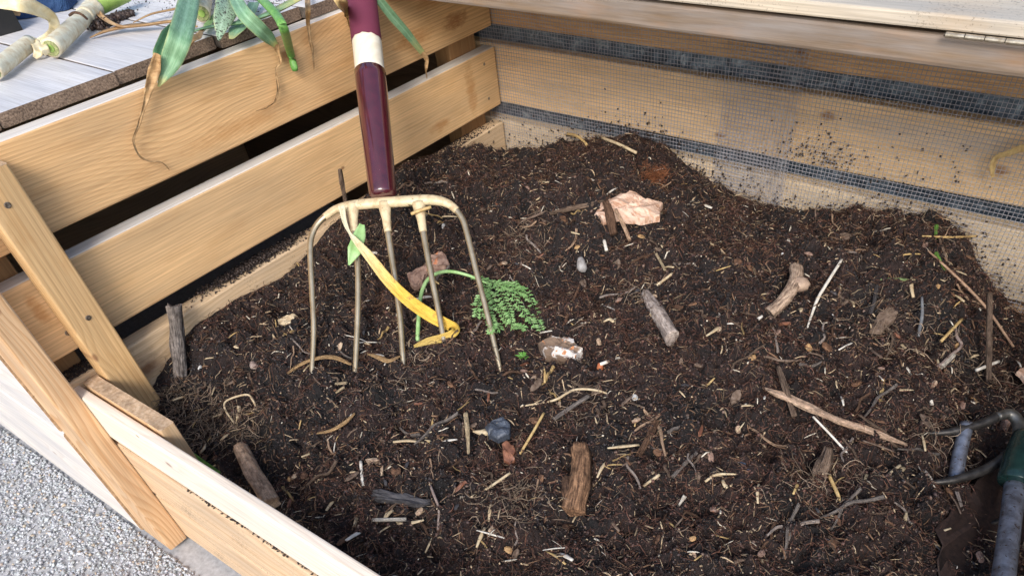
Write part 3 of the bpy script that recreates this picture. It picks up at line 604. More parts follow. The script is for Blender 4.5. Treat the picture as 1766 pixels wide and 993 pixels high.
def pebble(name, cat, label, px, py, wpx, hpx, m, lift=.002, group=None):
    c = soil(px, py, lift); r = wpx*.5*pxm(c); h = hpx*.5*pxm(c); V = []; Fc = []; a, b = 12, 8
    for i in range(1, b):
        for j in range(a):
            ph = math.pi*i/b; th = 2*math.pi*j/a; s = 1+.18*math.sin(th*2+px)+.1*math.sin(3*th+ph*2)
            V.append((math.sin(ph)*math.cos(th)*r*s, math.sin(ph)*math.sin(th)*h*s, math.cos(ph)*min(r, h)*.8))
    V += [(0, 0, min(r, h)*.8), (0, 0, -min(r, h)*.8)]; V = np.array(V)@R3.T*1+0
    n = (b-1)*a
    for i in range(b-2):
        for j in range(a): Fc.append((i*a+j, (i+1)*a+j, (i+1)*a+(j+1) % a, i*a+(j+1) % a))
    for j in range(a): Fc.append((n, j, (j+1) % a)); Fc.append((n+1, (b-2)*a+(j+1) % a, (b-2)*a+j))
    o = mesh(name, V, Fc, MATS[m], None, True); o.location = c; return tag(o, label, cat, group)
# --- big pieces
# weathered stump leaning on the low side board
a_ = on(300, 527, 0, .022); b_ = on(309, 622, 0, .035); r_ = 12*pxm(a_)
tag(log('stick', [a_, a_*.66+b_*.34, a_*.33+b_*.67, b_, b_+(b_-a_)*.3], [r_*1.05, r_, r_*1.02, r_*.98, r_*.9], 24, .75, .13, 'grey', b_, .005, (1, 0, 0)), 'cracked silvery grey stub standing against the lowest side board', 'stick')
stick('stem_piece', 'stem', 'thick tan dry stem lying beside the pale front slat', [(414,770,.02),(438,818,.02),(468,868,.02)], 27, 'stem', .02, (.92, 1.05), 14, jit=.03)
rc_ = stick('root_chunk', 'wood chunk', 'stout knotty brown wood chunk in the foreground below the orange scraps', [(1000,768,.014),(1002,800,.016),(996,845,.016),(990,882,.012)], 35, 'knot', .015, (.75, 1.1), 12, .8, .10, endjit=.004)
bu_ = stick('burl', 'wood chunk', 'dark rounded burl on the side of the stout knotty chunk', [(976,822,.012),(982,845,.014),(985,865,.012)], 26, 'bark', .013, (.6, .7), 10, .8, .12)
def adopt(ch, par):
    ch.parent = par; ch.location = Vector(ch.location)-Vector(par.location)
    for k_ in ('label', 'category'):
        if k_ in ch: del ch[k_]
adopt(bu_, rc_)
stick('cut_branch', 'branch', 'grey peeled branch piece with a clean cut lower end near the centre', [(1112,505,.008),(1130,535,.014),(1145,560,.016),(1160,584,.018)], 24, 'branch', .012, (.7, 1.08), 14, jit=.04)
kr_ = stick('knobby_root', 'root', 'pale knobby forked root with a round swollen knuckle', [(1372,462,.022),(1373,480,.022),(1362,505,.02),(1345,525,.016),(1328,540,.010)], 21, 'knob', .016, (1.0, .95), 12, jit=.05)
c = soil(1377, 492, .024); 
kb_ = pebble('knuckle', 'root', 'swollen round knuckle of the pale knobby root', 1377, 491, 34, 32, 'knob', .02); adopt(kb_, kr_)
chip('wood_chip', 'wood chip', 'largest pale pinkish split wood chip near the back of the heap', [(1025,368),(1042,345),(1068,334),(1086,331),(1110,346),(1143,350),(1138,372),(1108,378),(1090,376),(1066,371),(1040,380)], 'chip', .014, .022, dome=.6)
chip('bark_piece', 'bark', 'reddish bark piece behind the fourth tine of the fork', [(702,474),(722,464),(745,438),(762,436),(775,454),(770,462),(748,462),(728,486),(712,492)], 'red', .012, .014)
chip('plaster_lump', 'lump', 'white and brown flaking lump right of the carrot leaf', [(928,592),(948,580),(975,582),(990,588),(1005,604),(990,618),(960,616),(940,612)], 'plaster', .016, .012)
chip('dark_wood_strip', 'wood strip', 'charcoal grey flat slat lying in the left foreground', [(594,846),(640,845),(700,850),(748,862),(752,872),(700,867),(640,860),(596,858)], 'char', .008, .010, dome=.2)
stick('splinter', 'splinter', 'long pale wood splinter tapering into the right foreground', [(1316,668,.014),(1345,680,.018),(1400,704,.020),(1440,722,.018),(1500,742,.016),(1572,770,.008)], 15, 'chip', .01, (.25, .3), 8, .5, .12)
stick('stick', 'stick', 'straight upright grey stick near the right edge of the heap', [(1707,506,.07),(1706,570,.045),(1705,655,.005)], 9, 'twig', .03, (.9, 1), 8, jit=.05)
stick('twig', 'twig', 'bent silvery twig with a hooked top left of the upright stick', [(1648,560,.012),(1650,580,.012),(1658,596,.012),(1640,612,.01),(1620,630,.008),(1600,640,.004)], 6, 'branch', .01, (.4, .8), 6)
stick('straw', 'straw', 'longest white straw, right of the pale knobby root', [(1453,446,.016),(1425,490,.016),(1408,520,.012),(1390,572,.006)], 5.5, 'white', .012, (1, .6), 6)
o = stick('leek_tip', 'leek scrap', 'short leek tip, green at one end and cream at the other', [(1518,481,.010),(1548,483,.012),(1583,486,.010)], 8, 'greenp', .012, (.5, .8), 8)
stick('stick', 'stick', 'short rough brown stick standing right of the knotty chunk', [(1133,724,.016),(1120,750,.014),(1100,788,.006)], 12, 'bark', .012, (.8, .7), 8, jit=.15)
chip('bark_piece', 'bark', 'dark fibrous bark flap below the green and cream leek tip', [(1535,528),(1552,530),(1545,548),(1522,572),(1500,570),(1512,545)], 'twig', .006, .012)
stick('twig', 'twig', 'dark thin twig standing left of the grey peeled branch', [(1000,490,.014),(985,528,.010),(968,572,.003)], 6, 'bark', .01, (.7, 1), 6)
stick('stick', 'stick', 'long brown stick reaching left from the largest wood chip', [(940,371,.008),(985,360,.012),(1041,348,.02)], 8, 'twig', .012, (.5, 1), 7, jit=.1)
stick('stick', 'stick', 'thick brown stick lying across the left of the largest wood chip', [(1044,348,.036),(1052,372,.03),(1058,404,.010)], 13, 'bark', .02, (.8, .9), 8, jit=.12)
stick('stick', 'stick', 'thin tan stick beside the thick one, across the largest wood chip', [(1062,362,.034),(1075,388,.022),(1086,414,.010)], 7, 'stem', .02, (.8, .9), 7)
stick('straw', 'straw', 'flat straw left of the sticks under the largest wood chip', [(1018,366,.012),(1024,380,.010),(1029,393,.008)], 7, 'straw', .01, (.8, .6), 6, .5)
pebble('pebble', 'pebble', 'white pebble near the back left, right of the fork handle', 831, 320, 12, 11, 'pebble', .004)
pebble('pebble', 'pebble', 'round grey pebble left of the heap centre', 1003, 457, 20, 25, 'stone', .004)
pebble('pebble', 'pebble', 'small white pebble just left of the fifth tine of the fork', 765, 393, 10, 13, 'pebble', .004)
pebble('pebble', 'pebble', 'brown round lump in the crumbly soil left of the fork', 437, 630, 20, 14, 'branch', .002)
pebble('pebble', 'pebble', 'tiny white pebble in the soil below the grey stub', 345, 634, 8, 8, 'pebble', .004)
chip('stone_chip', 'stone', 'bright blue-grey angular stone chip in the right foreground', [(1272,797),(1284,793),(1300,802),(1298,811),(1286,813),(1276,806)], 'blue', .006, .008)
chip('scrap', 'plastic scrap', 'crumpled slate-blue scrap in the foreground centre', [(836,735),(850,724),(868,720),(880,732),(878,750),(858,757),(842,750)], 'slate', .010, .010)
chip('wood_chip', 'wood chip', 'pale pointed sliver left of the slate-blue scrap', [(815,742),(836,738),(842,746),(828,748)], 'straw', .004, .008)
chip('bark_flake', 'bark', 'rust brown curled flake below the slate-blue scrap', [(865,764),(874,758),(886,768),(888,790),(880,800),(868,786)], 'rust', .008, .010)
chip('bark_piece', 'bark', 'pale triangular bark piece in the left foreground', [(630,792),(650,788),(660,796),(660,815),(650,824),(640,808)], 'thatch', .004, .010, dome=.2)
chip('husk', 'husk', 'cream husk flake left of the fork', [(476,554),(490,545),(505,540),(514,545),(502,558),(482,562)], 'cream', .005, .010)
chip('white_flake', 'flake', 'white flake at the top right of the heap, above the knobby root', [(1355,408),(1362,407),(1366,422),(1360,424)], 'white', .004, .010)
pebble('white_crumb', 'crumb', 'white crumb below the white flake near the knobby root', 1352, 437, 9, 7, 'pebble', .004)
stick('dry_leaf', 'dry leaf', 'dry tan leaf strip curling around the foot of the first tine', [(490,648,.008),(515,630,.012),(545,618,.014),(575,616,.014),(606,628,.008)], 10, 'dry', .01, (.4, .5), 8, .3)
stick('dry_leaf', 'dry leaf', 'ochre dry leaf strip between the second and third tines', [(634,610,.008),(652,615,.012),(670,622,.012),(690,614,.008)], 10, 'dry', .01, (.4, .5), 8, .3)
stick('straw', 'straw', 'long curved pale straw in the centre foreground', [(762,873,.006),(800,862,.01),(835,845,.012),(880,815,.012)], 5, 'straw', .01, (.5, 1), 6)
stick('straw', 'straw', 'upright tan straw left of the slate-blue scrap', [(803,712,.016),(806,742,.012),(808,782,.008)], 8, 'straw', .01, (1, .5), 6, .5)
stick('straw', 'straw', 'short white stick left of the triangular bark piece', [(622,795,.01),(626,838,.01)], 5.5, 'white', .01)
stick('straw', 'straw', 'small upright yellow straw above the thick tan stem', [(412,700,.012),(409,730,.008)], 6, 'straw', .01)
stick('straw', 'straw', 'yellow straw stalk leaning right of the rust brown flake', [(896,783,.006),(915,752,.012),(938,712,.012)], 5, 'strawy', .01)
stick('stick', 'stick', 'flat pale grey stick in the middle of the foreground', [(955,722,.008),(985,702,.010),(1016,682,.010)], 9, 'grey', .01, (.8, 1), 6, .5)
stick('twig', 'twig', 'curved pale twig arching above the flat pale grey stick', [(900,700,.004),(955,690,.008),(990,672,.012),(1030,673,.012),(1062,685,.006)], 4.5, 'straw', .01, (.6, .6), 6)
pebble('orange_chip', 'chip', 'orange chip below the white flaking lump', 1035, 632, 14, 12, 'orange', .004)
stick('straw', 'straw', 'white straw touching the orange chip', [(1035,628,.01),(1052,622,.012),(1073,615,.01)], 6, 'white', .01)
pebble('white_crumb', 'crumb', 'white square crumb right of the orange chip', 1074, 630, 9, 10, 'pebble', .004)
pebble('eggshell', 'eggshell', 'white curled eggshell bit in the centre foreground', 1093, 688, 16, 20, 'pebble', .006)
stick('stick', 'stick', 'dark stick crossing over the long pale splinter', [(1342,632,.02),(1356,672,.022),(1370,718,.01)], 9, 'twig', .015, (.8, .9), 7, jit=.1)
stick('twig', 'twig', 'long thin horizontal twig behind the splinter', [(1272,618,.006),(1320,615,.010),(1350,622,.010),(1392,620,.006)], 5, 'twig', .01, (.6, .8), 6)
stick('twig', 'twig', 'thin curved brown twig at the very back by the mesh', [(962,232,.012),(985,232,.02),(1000,238,.018),(1012,250,.008)], 4.5, 'strawy', .01)
stick('straw', 'straw', 'pale straw stalk on the heap top by the mesh', [(1038,238,.012),(1065,248,.014),(1098,264,.010)], 5, 'straw', .01)
stick('stem', 'stem', 'long thin brown stalk lying against the mesh at far right', [(1590,407,.012),(1640,409,.02),(1700,406,.03),(1768,399,.045)], 4, 'strawy', .02, (.7, 1), 6)
stick('twig', 'twig', 'long thin tan twig running down beside the upright stick', [(1600,432,.016),(1650,478,.02),(1700,530,.02),(1748,598,.01)], 5, 'stem', .015, (.6, .8), 6)
stick('leek_leaf', 'leek leaf', 'speckled green leek shred beside the mesh at far right', [(1612,427,.014),(1618,445,.016),(1632,468,.010)], 9, 'green', .012, (.6, .5), 6, .4)
stick('leek_leaf', 'leek leaf', 'small bright green shred sticking up by the mesh', [(1615,388,.018),(1613,412,.010)], 8, 'green', .012, (.9, .5), 6, .4)
stick('root_chunk', 'root', 'brown fibrous root stub in the right foreground', [(1428,772,.018),(1422,800,.016),(1410,832,.006)], 24, 'twig', .015, (.6, .8), 9, .7, .18)
stick('cord', 'cord', 'short grey cord end standing below the leek tip', [(1590,512,.02),(1590,545,.014),(1583,580,.004)], 6, 'wire', .012, (.7, 1), 8)
stick('stick', 'stick', 'short dark stick left of the grey cord end', [(1512,492,.018),(1508,520,.012),(1500,542,.006)], 7, 'char', .012)
stick('straw', 'straw', 'short upright yellow straw above the splinter end', [(1523,650,.012),(1518,697,.008)], 9, 'strawy', .01, (.8, .9), 6, .5)
stick('straw', 'straw', 'small white straw right of the upright yellow one', [(1601,668,.012),(1607,698,.01)], 6.5, 'white', .01)
stick('straw', 'straw', 'white straw left of the foot of the upright stick', [(1684,638,.012),(1722,623,.012)], 6, 'white', .01)
stick('straw', 'straw', 'thin yellow straw above the bent silvery twig', [(1623,588,.012),(1659,550,.016)], 5.5, 'strawy', .01)
stick('straw', 'straw', 'white straw lying under the bent silvery twig', [(1624,632,.008),(1645,612,.01)], 8, 'white', .008)
stick('straw', 'straw', 'thin white straw leaning below the long splinter', [(1402,718,.012),(1435,752,.012),(1463,783,.008)], 4, 'white', .01)
stick('straw', 'straw', 'pale straw lying left of its twin in the right foreground', [(1508,838,.008),(1552,802,.01)], 6, 'straw', .01)
stick('straw', 'straw', 'wider flat straw right of its twin in the right foreground', [(1538,832,.01),(1558,806,.01)], 9, 'straw', .01, (1, 1), 6, .5)
stick('straw', 'straw', 'short flat straw left of the twin straws', [(1490,838,.008),(1496,818,.01)], 8, 'straw', .01, (1, 1), 6, .5)
stick('straw', 'straw', 'yellow straw below the fibrous root stub', [(1430,820,.01),(1443,848,.012),(1454,874,.008)], 6.5, 'strawy', .01)
stick('straw', 'straw', 'white flat straw at the lower edge in the left foreground', [(642,896,.012),(700,895,.012)], 7, 'white', .01, (1, 1), 6, .6)
stick('twig', 'twig', 'thin forked grey twig beside the right end of the charcoal slat', [(738,825,.01),(748,852,.014),(757,878,.012),(755,915,.004)], 5, 'branch', .012, (.6, .9), 6)
stick('straw', 'straw', 'straw stalk slanting below the rough brown stick in the foreground', [(1110,838,.008),(1137,818,.01)], 6, 'straw', .01)
stick('straw', 'straw', 'knobbly grey straw right of the rough brown stick', [(1160,822,.008),(1180,800,.012),(1202,780,.010)], 7, 'grey', .01)
stick('straw', 'straw', 'curved pale straw left of the bright blue-grey stone chip', [(1216,830,.008),(1235,818,.012),(1270,817,.01)], 6, 'straw', .01, (.8, .5), 6)
stick('straw', 'straw', 'white pointed straw in the lower centre foreground', [(1170,872,.008),(1181,855,.012)], 8, 'white', .01, (.4, 1))
stick('straw', 'straw', 'pale straw between the peeled branch and the wood chip', [(1129,432,.01),(1147,466,.008)], 7, 'straw', .01, (.7, .7), 6, .5)
stick('straw', 'straw', 'thin straw pointing up right, above the peeled branch', [(1133,492,.006),(1172,462,.012)], 5, 'straw', .01)
stick('straw', 'straw', 'small white straw left of the knobby root', [(1238,535,.01),(1245,562,.008)], 6, 'white', .01)
stick('straw', 'straw', 'bright straw leaning left of the foot of the knobby root', [(1288,566,.008),(1314,545,.012)], 6, 'white', .01)
stick('straw', 'straw', 'white straw flake below the sticks of the wood chip', [(1042,415,.01),(1046,432,.008)], 6, 'white', .01)
stick('stick', 'stick', 'short brown stick fragment above the left end of the charcoal slat', [(565,797,.008),(595,820,.01)], 15, 'bark', .008, (.9, .9), 7, .6)
stick('straw', 'straw', 'pale dry blade in the left foreground above the triangular bark', [(538,748,.006),(570,742,.012),(595,728,.014),(612,712,.01)], 9, 'dry', .01, (.3, .5), 6, .4)
stick('straw', 'straw', 'bright straw lying right of the foot of the first tine', [(545,664,.01),(598,660,.012)], 7, 'straw', .01, (.7, .9), 6, .6)
stick('straw', 'straw', 'second straw below the one at the foot of the first tine', [(566,684,.008),(594,667,.012)], 7, 'straw', .01, (.8, .9), 6, .6)
stick('twig', 'twig', 'squared bent dry twig above the thick tan stem', [(405,730,.004),(388,705,.012),(392,690,.016),(425,680,.018),(436,690,.014),(446,710,.006)], 3.5, 'straw', .012)
stick('leaf_sliver', 'leaf', 'green blade sliver just inside the pale front slat', [(322,776,.03),(348,795,.032),(378,815,.03)], 9, 'green', .03, (.7, .7), 6, .3)
stick('twig', 'twig', 'knotty thin twig standing behind the fork, left of its sleeve', [(586,292,.13),(590,318,.10),(597,350,.06),(606,395,.02)], 7, 'twig', .06, (.7, 1), 7, jit=.2)
stick('wooden_peg', 'wood chip', 'short reddish wood block inside the cultivator claw', [(1738,722,.02),(1726,748,.012)], 15, 'red', .015, (1, .9), 4, .6)
chip('wood_chip', 'wood chip', 'pale split chip cut by the right frame edge', [(1754,640),(1775,632),(1790,650),(1775,662)], 'chip', .008, .014)
stick('straw', 'straw', 'yellow straw tangled round the fourth tine under the crossbar', [(0,0)], 1, 'straw') if False else None
V, Fc = tube([fp(712,374,.012), fp(725,369,.013), fp(746,362,.012)], .0032, 6, 4)
tag(mesh('straw', V, Fc, MATS['strawy'], None, True, origin=fp(725, 369, .012)), 'yellow straw caught on the fourth tine just under the crossbar', 'straw')
# orange coir-like tuft
x, y = clusters([(1130, 314, 330, .014)], 77); N = len(x); fc = np.array([[.26,.10,.045]])*rng.uniform(.4, 1.6, (N, 1))
tag(ribbons(x, y, rng.uniform(.012, .03, N), rng.uniform(.0006, .0012, N), fc, 'fibre_tuft', VF, 78, 2.2, .022, rise=.7), 'rusty orange fibre tuft above the largest wood chip', 'fibre tuft')
# individual straw fragments
SM = []
for k in range(14):
    L = random.uniform(.010, .036); wd = random.uniform(.0009, .0026); bnd = random.gauss(0, .0016)
    V, Fc = tube([(-L/2, 0, 0), (0, bnd, .001), (L/2, 0, 0)], [wd*.7, wd, wd*.5], 6, 3, .5)
    o = mesh('straw_fragment', V, Fc, MATS[['straw', 'strawy', 'white', 'straw', 'twig', 'twig', 'straw'][k % 7]], None, True); SM.append(o)
cnt = 0; used = set()
while cnt < 295:
    px, py = random.uniform(280, 1760), random.uniform(290, 985); P = soil(px, py)
    if not (.03 < P[0] < 1.6 and -1.23 < P[1] < -.04): continue
    k = random.randrange(14); o = SM[k] if k not in used else SM[k].copy()
    if k in used: C.objects.link(o)
    used.add(k); z = float(H(P[0], P[1]))+.004
    o.location = (P[0], P[1], z); o.rotation_euler = (random.uniform(-.4, .4), random.uniform(-.5, .5), random.uniform(0, 6.28)); s = random.choice([.7, .9, 1.1, 1.5, 1.8]); o.scale = (s, s, s)
    pale = (k % 7) in (0, 1, 2, 3, 6)
    tag(o, 'small loose straw or twig fragment scattered on the dark compost', 'straw', 'straw and twig fragments strewn over the compost'); cnt += 1
TW = []
for k in range(16):
    L = random.uniform(.030, .085); wd = random.uniform(.0011, .0024); q_ = [np.array((L*(i/4-.5), random.gauss(0, L*.05), random.gauss(0, .002))) for i in range(5)]
    TW.append(log('thin_twig', q_, [wd*1.2, wd, wd, wd*.9, wd*.6], 10, 1., .12, ['bark', 'twig', 'twig', 'branch', 'strawy', 'bark', 'grey', 'stem'][k % 8], np.zeros(3), wd))
FL = []
for k in range(10):
    a_, b2, n_ = random.uniform(.006, .014), random.uniform(.003, .007), 9; out = [(a_*math.cos(6.283*i/n_)*random.uniform(.75, 1.15), b2*math.sin(6.283*i/n_)*random.uniform(.7, 1.2)) for i in range(n_)]
    V = [(x_, y_, -.0012) for x_, y_ in out]+[(x_, y_, random.uniform(0, .0012)) for x_, y_ in out]+[(x_*.5, y_*.5, random.uniform(.001, .003)) for x_, y_ in out]+[(0, 0, .002)]
    Fc = [tuple(range(n_-1, -1, -1))]+[(r*n_+i, r*n_+(i+1) % n_, (r+1)*n_+(i+1) % n_, (r+1)*n_+i) for r in range(2) for i in range(n_)]+[(2*n_+i, 2*n_+(i+1) % n_, 3*n_) for i in range(n_)]
    FL.append(mesh('bark_fragment', V, Fc, MATS[['bark', 'twig', 'rust', 'red', 'dry', 'thatch', 'bark', 'knot', 'twig', 'char'][k]], None))
def strew(src, n, label, cat, grp, lift, tilt):
    used = set(); c_ = 0
    while c_ < n:
        px, py = random.uniform(280, 1760), random.uniform(270, 985); P = soil(px, py)
        if not (.05 < P[0] < 1.58 and -1.20 < P[1] < -.05): continue
        k = random.randrange(len(src)); o = src[k] if k not in used else src[k].copy()
        if k in used: C.objects.link(o)
        used.add(k); yaw = random.uniform(0, 6.28); d = .018; sl = math.atan2(Hs(P[0]+d*math.cos(yaw), P[1]+d*math.sin(yaw))-Hs(P[0]-d*math.cos(yaw), P[1]-d*math.sin(yaw)), 2*d)
        o.rotation_euler = (random.gauss(0, tilt), -sl+random.gauss(0, tilt), yaw); o.location = (P[0], P[1], Hs(P[0], P[1])+lift); f = random.uniform(.7, 1.25); o.scale = (f, f, f)
        tag(o, label, cat, grp); c_ += 1
strew(TW, 150, 'thin loose brown or grey twig lying on the dark compost', 'twig', 'thin twigs strewn over the compost', .006, .10)
strew(FL, 150, 'small loose flake of bark or leaf on the dark compost', 'bark flake', 'bark flakes strewn over the compost', .005, .35)
def leafmat(name, a, b, tip=None, spots=None):
    g = G(name); at = g.n('ShaderNodeAttribute', attribute_name='gr'); x = g.xyz(at.outputs['Vector'])
    v = g.noise(g.vec(g.M('MULTIPLY', x[0], 3.), g.M('MULTIPLY', x[1], 26.), 0.), 1., 3, .6); n_ = g.noise(g.co.outputs['Object'], 35., 5, .65)
    col = g.mix(g.ramp(v, [(.36, (0,0,0)), (.62, (1,1,1))]), b, a); col = g.mix(1., col, g.ramp(n_, [(.3, (.66,.68,.62)), (.7, (1.15,1.12,1.1))]), 'MULTIPLY')
    rib = g.M('SUBTRACT', 1., g.M('MULTIPLY', g.M('ABSOLUTE', x[1]), 9.), clamp=True); col = g.mix(g.M('MULTIPLY', rib, .35), col, tuple(min(1, q*1.5+.06) for q in a))
    if tip: col = g.mix(g.ramp(g.M('ADD', x[2], g.M('MULTIPLY', g.M('SUBTRACT', n_, .5), .5)), [(.80, (0,0,0)), (.98, (1,1,1))]), col, tip)
    edge = g.ramp(g.M('ADD', g.M('ABSOLUTE', x[1]), g.M('MULTIPLY', g.M('SUBTRACT', n_, .5), .25)), [(.42, (0,0,0)), (.52, (1,1,1))]); col = g.mix(g.M('MULTIPLY', edge, .45), col, (.55,.50,.18))
    if spots: sn = g.noise(g.co.outputs['Object'], 300., 2, .6); col = g.mix(g.ramp(sn, [(.56, (0,0,0)), (.60, (1,1,1))]), col, (.06,.05,.04))
    g.bump(v, .5, .0008); return g.out(col, .52, .35)
def leafattr(o, cols):
    k = 2*cols; n_ = len(o.data.vertices)//k; u = np.tile(np.r_[np.linspace(-.5, .5, cols), np.linspace(-.5, .5, cols)], n_); t = np.repeat(np.linspace(0, 1, n_), k)
    co = np.array([v.co for v in o.data.vertices]).reshape(n_, k, 3).mean(1); L = np.r_[0, np.cumsum(np.linalg.norm(np.diff(co, axis=0), axis=1))].repeat(k)
    o.data.attributes.new('gr', 'FLOAT_VECTOR', 'POINT').data.foreach_set('vector', np.stack([L*20, u, t], 1).astype(np.float32).ravel()); return o
# ---- yellow leek leaf and green leaf on the fork
ly = empty('leek_leaf', fp(640, 445))
V, Fc = leaf([fp(596,364,.020), fp(601,390,.020), fp(610,410,.022), fp(622,425,.024), fp(645,452,.024), fp(675,490,.020), fp(706,520,.012), fp(735,538,-.010), fp(762,553,-.014), fp(779,560,-.016), soil(783,573,.028), soil(765,582,.022), soil(738,588,.013), soil(714,597,.006)], [.012, .009, .005, .011, .018, .021, .023, .024, .022, .018, .015, .016, .013, .005], .7, 6, 5)
t_ = np.linspace(0, 1, len(V)//10).repeat(10)[:, None]; iv = np.array([[.78,.74,.56]]); yy = np.array([[.76,.50,.085]]); oc = np.array([[.55,.40,.13]])
u_ = np.clip((t_-.18)/.25, 0, 1); gc = iv*(1-u_)+yy*u_; u_ = np.clip((t_-.7)/.2, 0, 1); gc = gc*(1-u_)+oc*u_
g = G('yellow_leek_blade'); at = g.n('ShaderNodeAttribute', attribute_name='gr'); x_ = g.xyz(at.outputs['Vector']); ac = g.n('ShaderNodeAttribute', attribute_name='Col')
v_ = g.noise(g.vec(g.M('MULTIPLY', x_[0], 2.5), g.M('MULTIPLY', x_[1], 22.), 0.), 1., 4, .6); n_ = g.noise(g.co.outputs['Object'], 60., 5, .7)
col = g.mix(1., ac.outputs['Color'], g.ramp(v_, [(.34, (.66,.60,.45)), (.62, (1.12,1.12,1.1))]), 'MULTIPLY'); col = g.mix(g.ramp(n_, [(.60, (0,0,0)), (.72, (1,1,1))]), col, (.36,.20,.06)); g.bump(v_, .8, .002)
leafattr(mesh('blade', np.array(V)-np.array(ly.location), Fc, g.out(col, .55, .3), ly, True, col=gc), 5)
tag(ly, 'yellow drooping leek leaf woven through the fork tines', 'leek leaf')
V, Fc = leaf([fp(628,392,.012), fp(624,412,.014), fp(616,438,.016), fp(606,462,.014)], [.010, .022, .026, .003], .4, 6, 5)
tag(mesh('leaf', V, Fc, MATS['greenp'], None, True, origin=fp(616, 438)), 'small pointed green leaf clinging to the second tine', 'leaf')
# ---- carrot top
ct = empty('carrot_top', soil(870, 520)); c0 = np.array(ct.location)
stp = [soil(720,588,.008), soil(722,550,.03), soil(727,505,.045), soil(742,478,.05), soil(770,468,.045), soil(805,474,.035), soil(845,490,.03)]
V, Fc = tube(stp, [.0042, .0042, .004, .0038, .0036, .0032, .002], 8, 6); mesh('stem', np.array(V)-c0, Fc, MATS['greenp'], ct, True)
V = []; Fc = []
def lflt(p, d, L, w_):
    d = d/np.linalg.norm(d); a = np.cross(d, (0, 0, 1)); a /= np.linalg.norm(a)+1e-9; k = len(V); u = np.array((0, 0, 1.))
    V.extend([p-a*w_*.3, p+a*w_*.3, p+d*L*.5+a*w_+u*.0012, p+d*L, p+d*L*.5-a*w_+u*.0008]); Fc.append((k, k+1, k+2, k+3, k+4))
for (qs) in [[(812,476),(850,488),(885,500),(912,512),(925,545),(934,570)], [(830,482),(845,510),(862,535),(880,560),(905,566)], [(845,488),(878,505),(900,535),(922,562)], [(835,485),(838,515),(845,545),(862,568)], [(850,490),(880,490),(905,500)], [(860,500),(875,530),(882,555)], [(838,500),(826,520),(822,548)], [(835,535),(850,560),(845,572)]]:
    sp = smoothpath([soil(q[0], q[1], .022+.012*math.sin(i*1.3)) for i, q in enumerate(qs)], 12)
    for i in range(1, len(sp)-1, 2):
        t = sp[i+1]-sp[i-1]; t /= np.linalg.norm(t); s = np.cross(t, (0, 0, 1)); s /= np.linalg.norm(s)
        lflt(sp[i-1], t, np.linalg.norm(sp[i]-sp[i-1])*1.3, .0008)
        for sg in (-1, 1):
            L = random.uniform(.009, .017)*(1-.4*i/len(sp)); d = s*sg+t*random.uniform(.5, 1.1)+np.array((0, 0, random.uniform(-.3, .5))); d /= np.linalg.norm(d)
            for k in range(1, 4):
                b = sp[i]+d*L*k/4
                for s2 in (-1, 1): lflt(b, d+np.cross(d, (0, 0, 1))*s2*.8+np.array((0, 0, random.uniform(-.2, .3))), random.uniform(.004, .0075), .0010)
            lflt(sp[i], d, L, .0014)
mesh('frond', np.array(V)-c0, Fc, plain('carrot_leaf_green', (.34,.53,.22), (.19,.38,.12), 60, .5, .4, 0, 0), ct)
tag(ct, 'feathery green carrot top with a curved pale stem behind the fork tines', 'carrot top')
cs = soil(902, 615, .008); V = []; Fc = []
for k in range(26): th = random.uniform(0, 6.28); lflt(cs+np.array((math.cos(th), math.sin(th), 0))*random.uniform(0, .008), np.array((math.cos(th), math.sin(th), .4)), .008, .0016)
tag(mesh('leaf_sprig', V, Fc, MATS['green'], None, origin=cs), 'tiny green leaf sprig in front of the carrot top', 'leaf sprig')
# yellow dry leaf at right edge against the mesh
V, Fc = leaf([on(1712,306,1,-.03), on(1712,288,1,-.034), on(1718,272,1,-.04), on(1740,264,1,-.05), on(1770,254,1,-.06), on(1830,246,1,-.08), on(1900,260,1,-.08), on(1950,330,1,-.05)], [.004, .010, .009, .010, .013, .014, .012, .01], .5, 6, 5)
tag(mesh('dry_leaf', V, Fc, MATS['strawy'], None, True, origin=on(1766, 255, 1, -.05)), 'curled yellow leaf tip hanging by the mesh at the right edge', 'dry leaf')
# ------------------------------------------------------------------ cultivator and tube in the right foreground
cu = empty('hand_cultivator', soil(1745, 790, .05)); c0 = np.array(cu.location)
DK = plain('dark_tine_iron', (.075,.07,.065), (.03,.026,.024), 90, .45, .5, .5, .4, .001)
PB = plain('pale_blue_metal_tube', (.30,.33,.40), (.13,.13,.15), 60, .4, .5, .55, .4, spots=(160, .62, (.09,.065,.055)))
GF = plain('dark_green_enamel', (.022,.060,.052), (.010,.026,.024), 40, .2, .6, .1, .2); GW = plain('worn_grey_iron', (.20,.19,.17), (.09,.085,.075), 60, .4, .5, .6, .3)
def cpart(n, P, R_, m, sides=12, flat=1.): 
    V, Fc = tube(P, R_, sides, 6, flat); return mesh(n, np.array(V)-c0, Fc, m, cu, True)
q = pxm(c0)
cpart('tine', [soil(1597,747,.006), soil(1640,744,.02), soil(1690,731,.04), soil(1722,717,.055)], [3*q, 7*q, 8*q, 8.5*q], DK)
cpart('neck', [soil(1720,718,.055), soil(1742,714,.062), soil(1757,730,.065), soil(1757,755,.065), soil(1745,785,.062)], [8*q, 10*q, 11*q, 12*q, 13*q], GW)
cpart('tine', [soil(1594,832,.006), soil(1640,828,.02), soil(1690,813,.035), soil(1722,796,.05), soil(1745,778,.058)], [3*q, 7*q, 8.5*q, 9*q, 10*q], DK)
cpart('tine', [soil(1700,905,.006), soil(1745,890,.02), soil(1785,860,.04), soil(1780,820,.055), soil(1762,796,.06)], [3*q, 7*q, 8.5*q, 9*q, 10*q], DK)
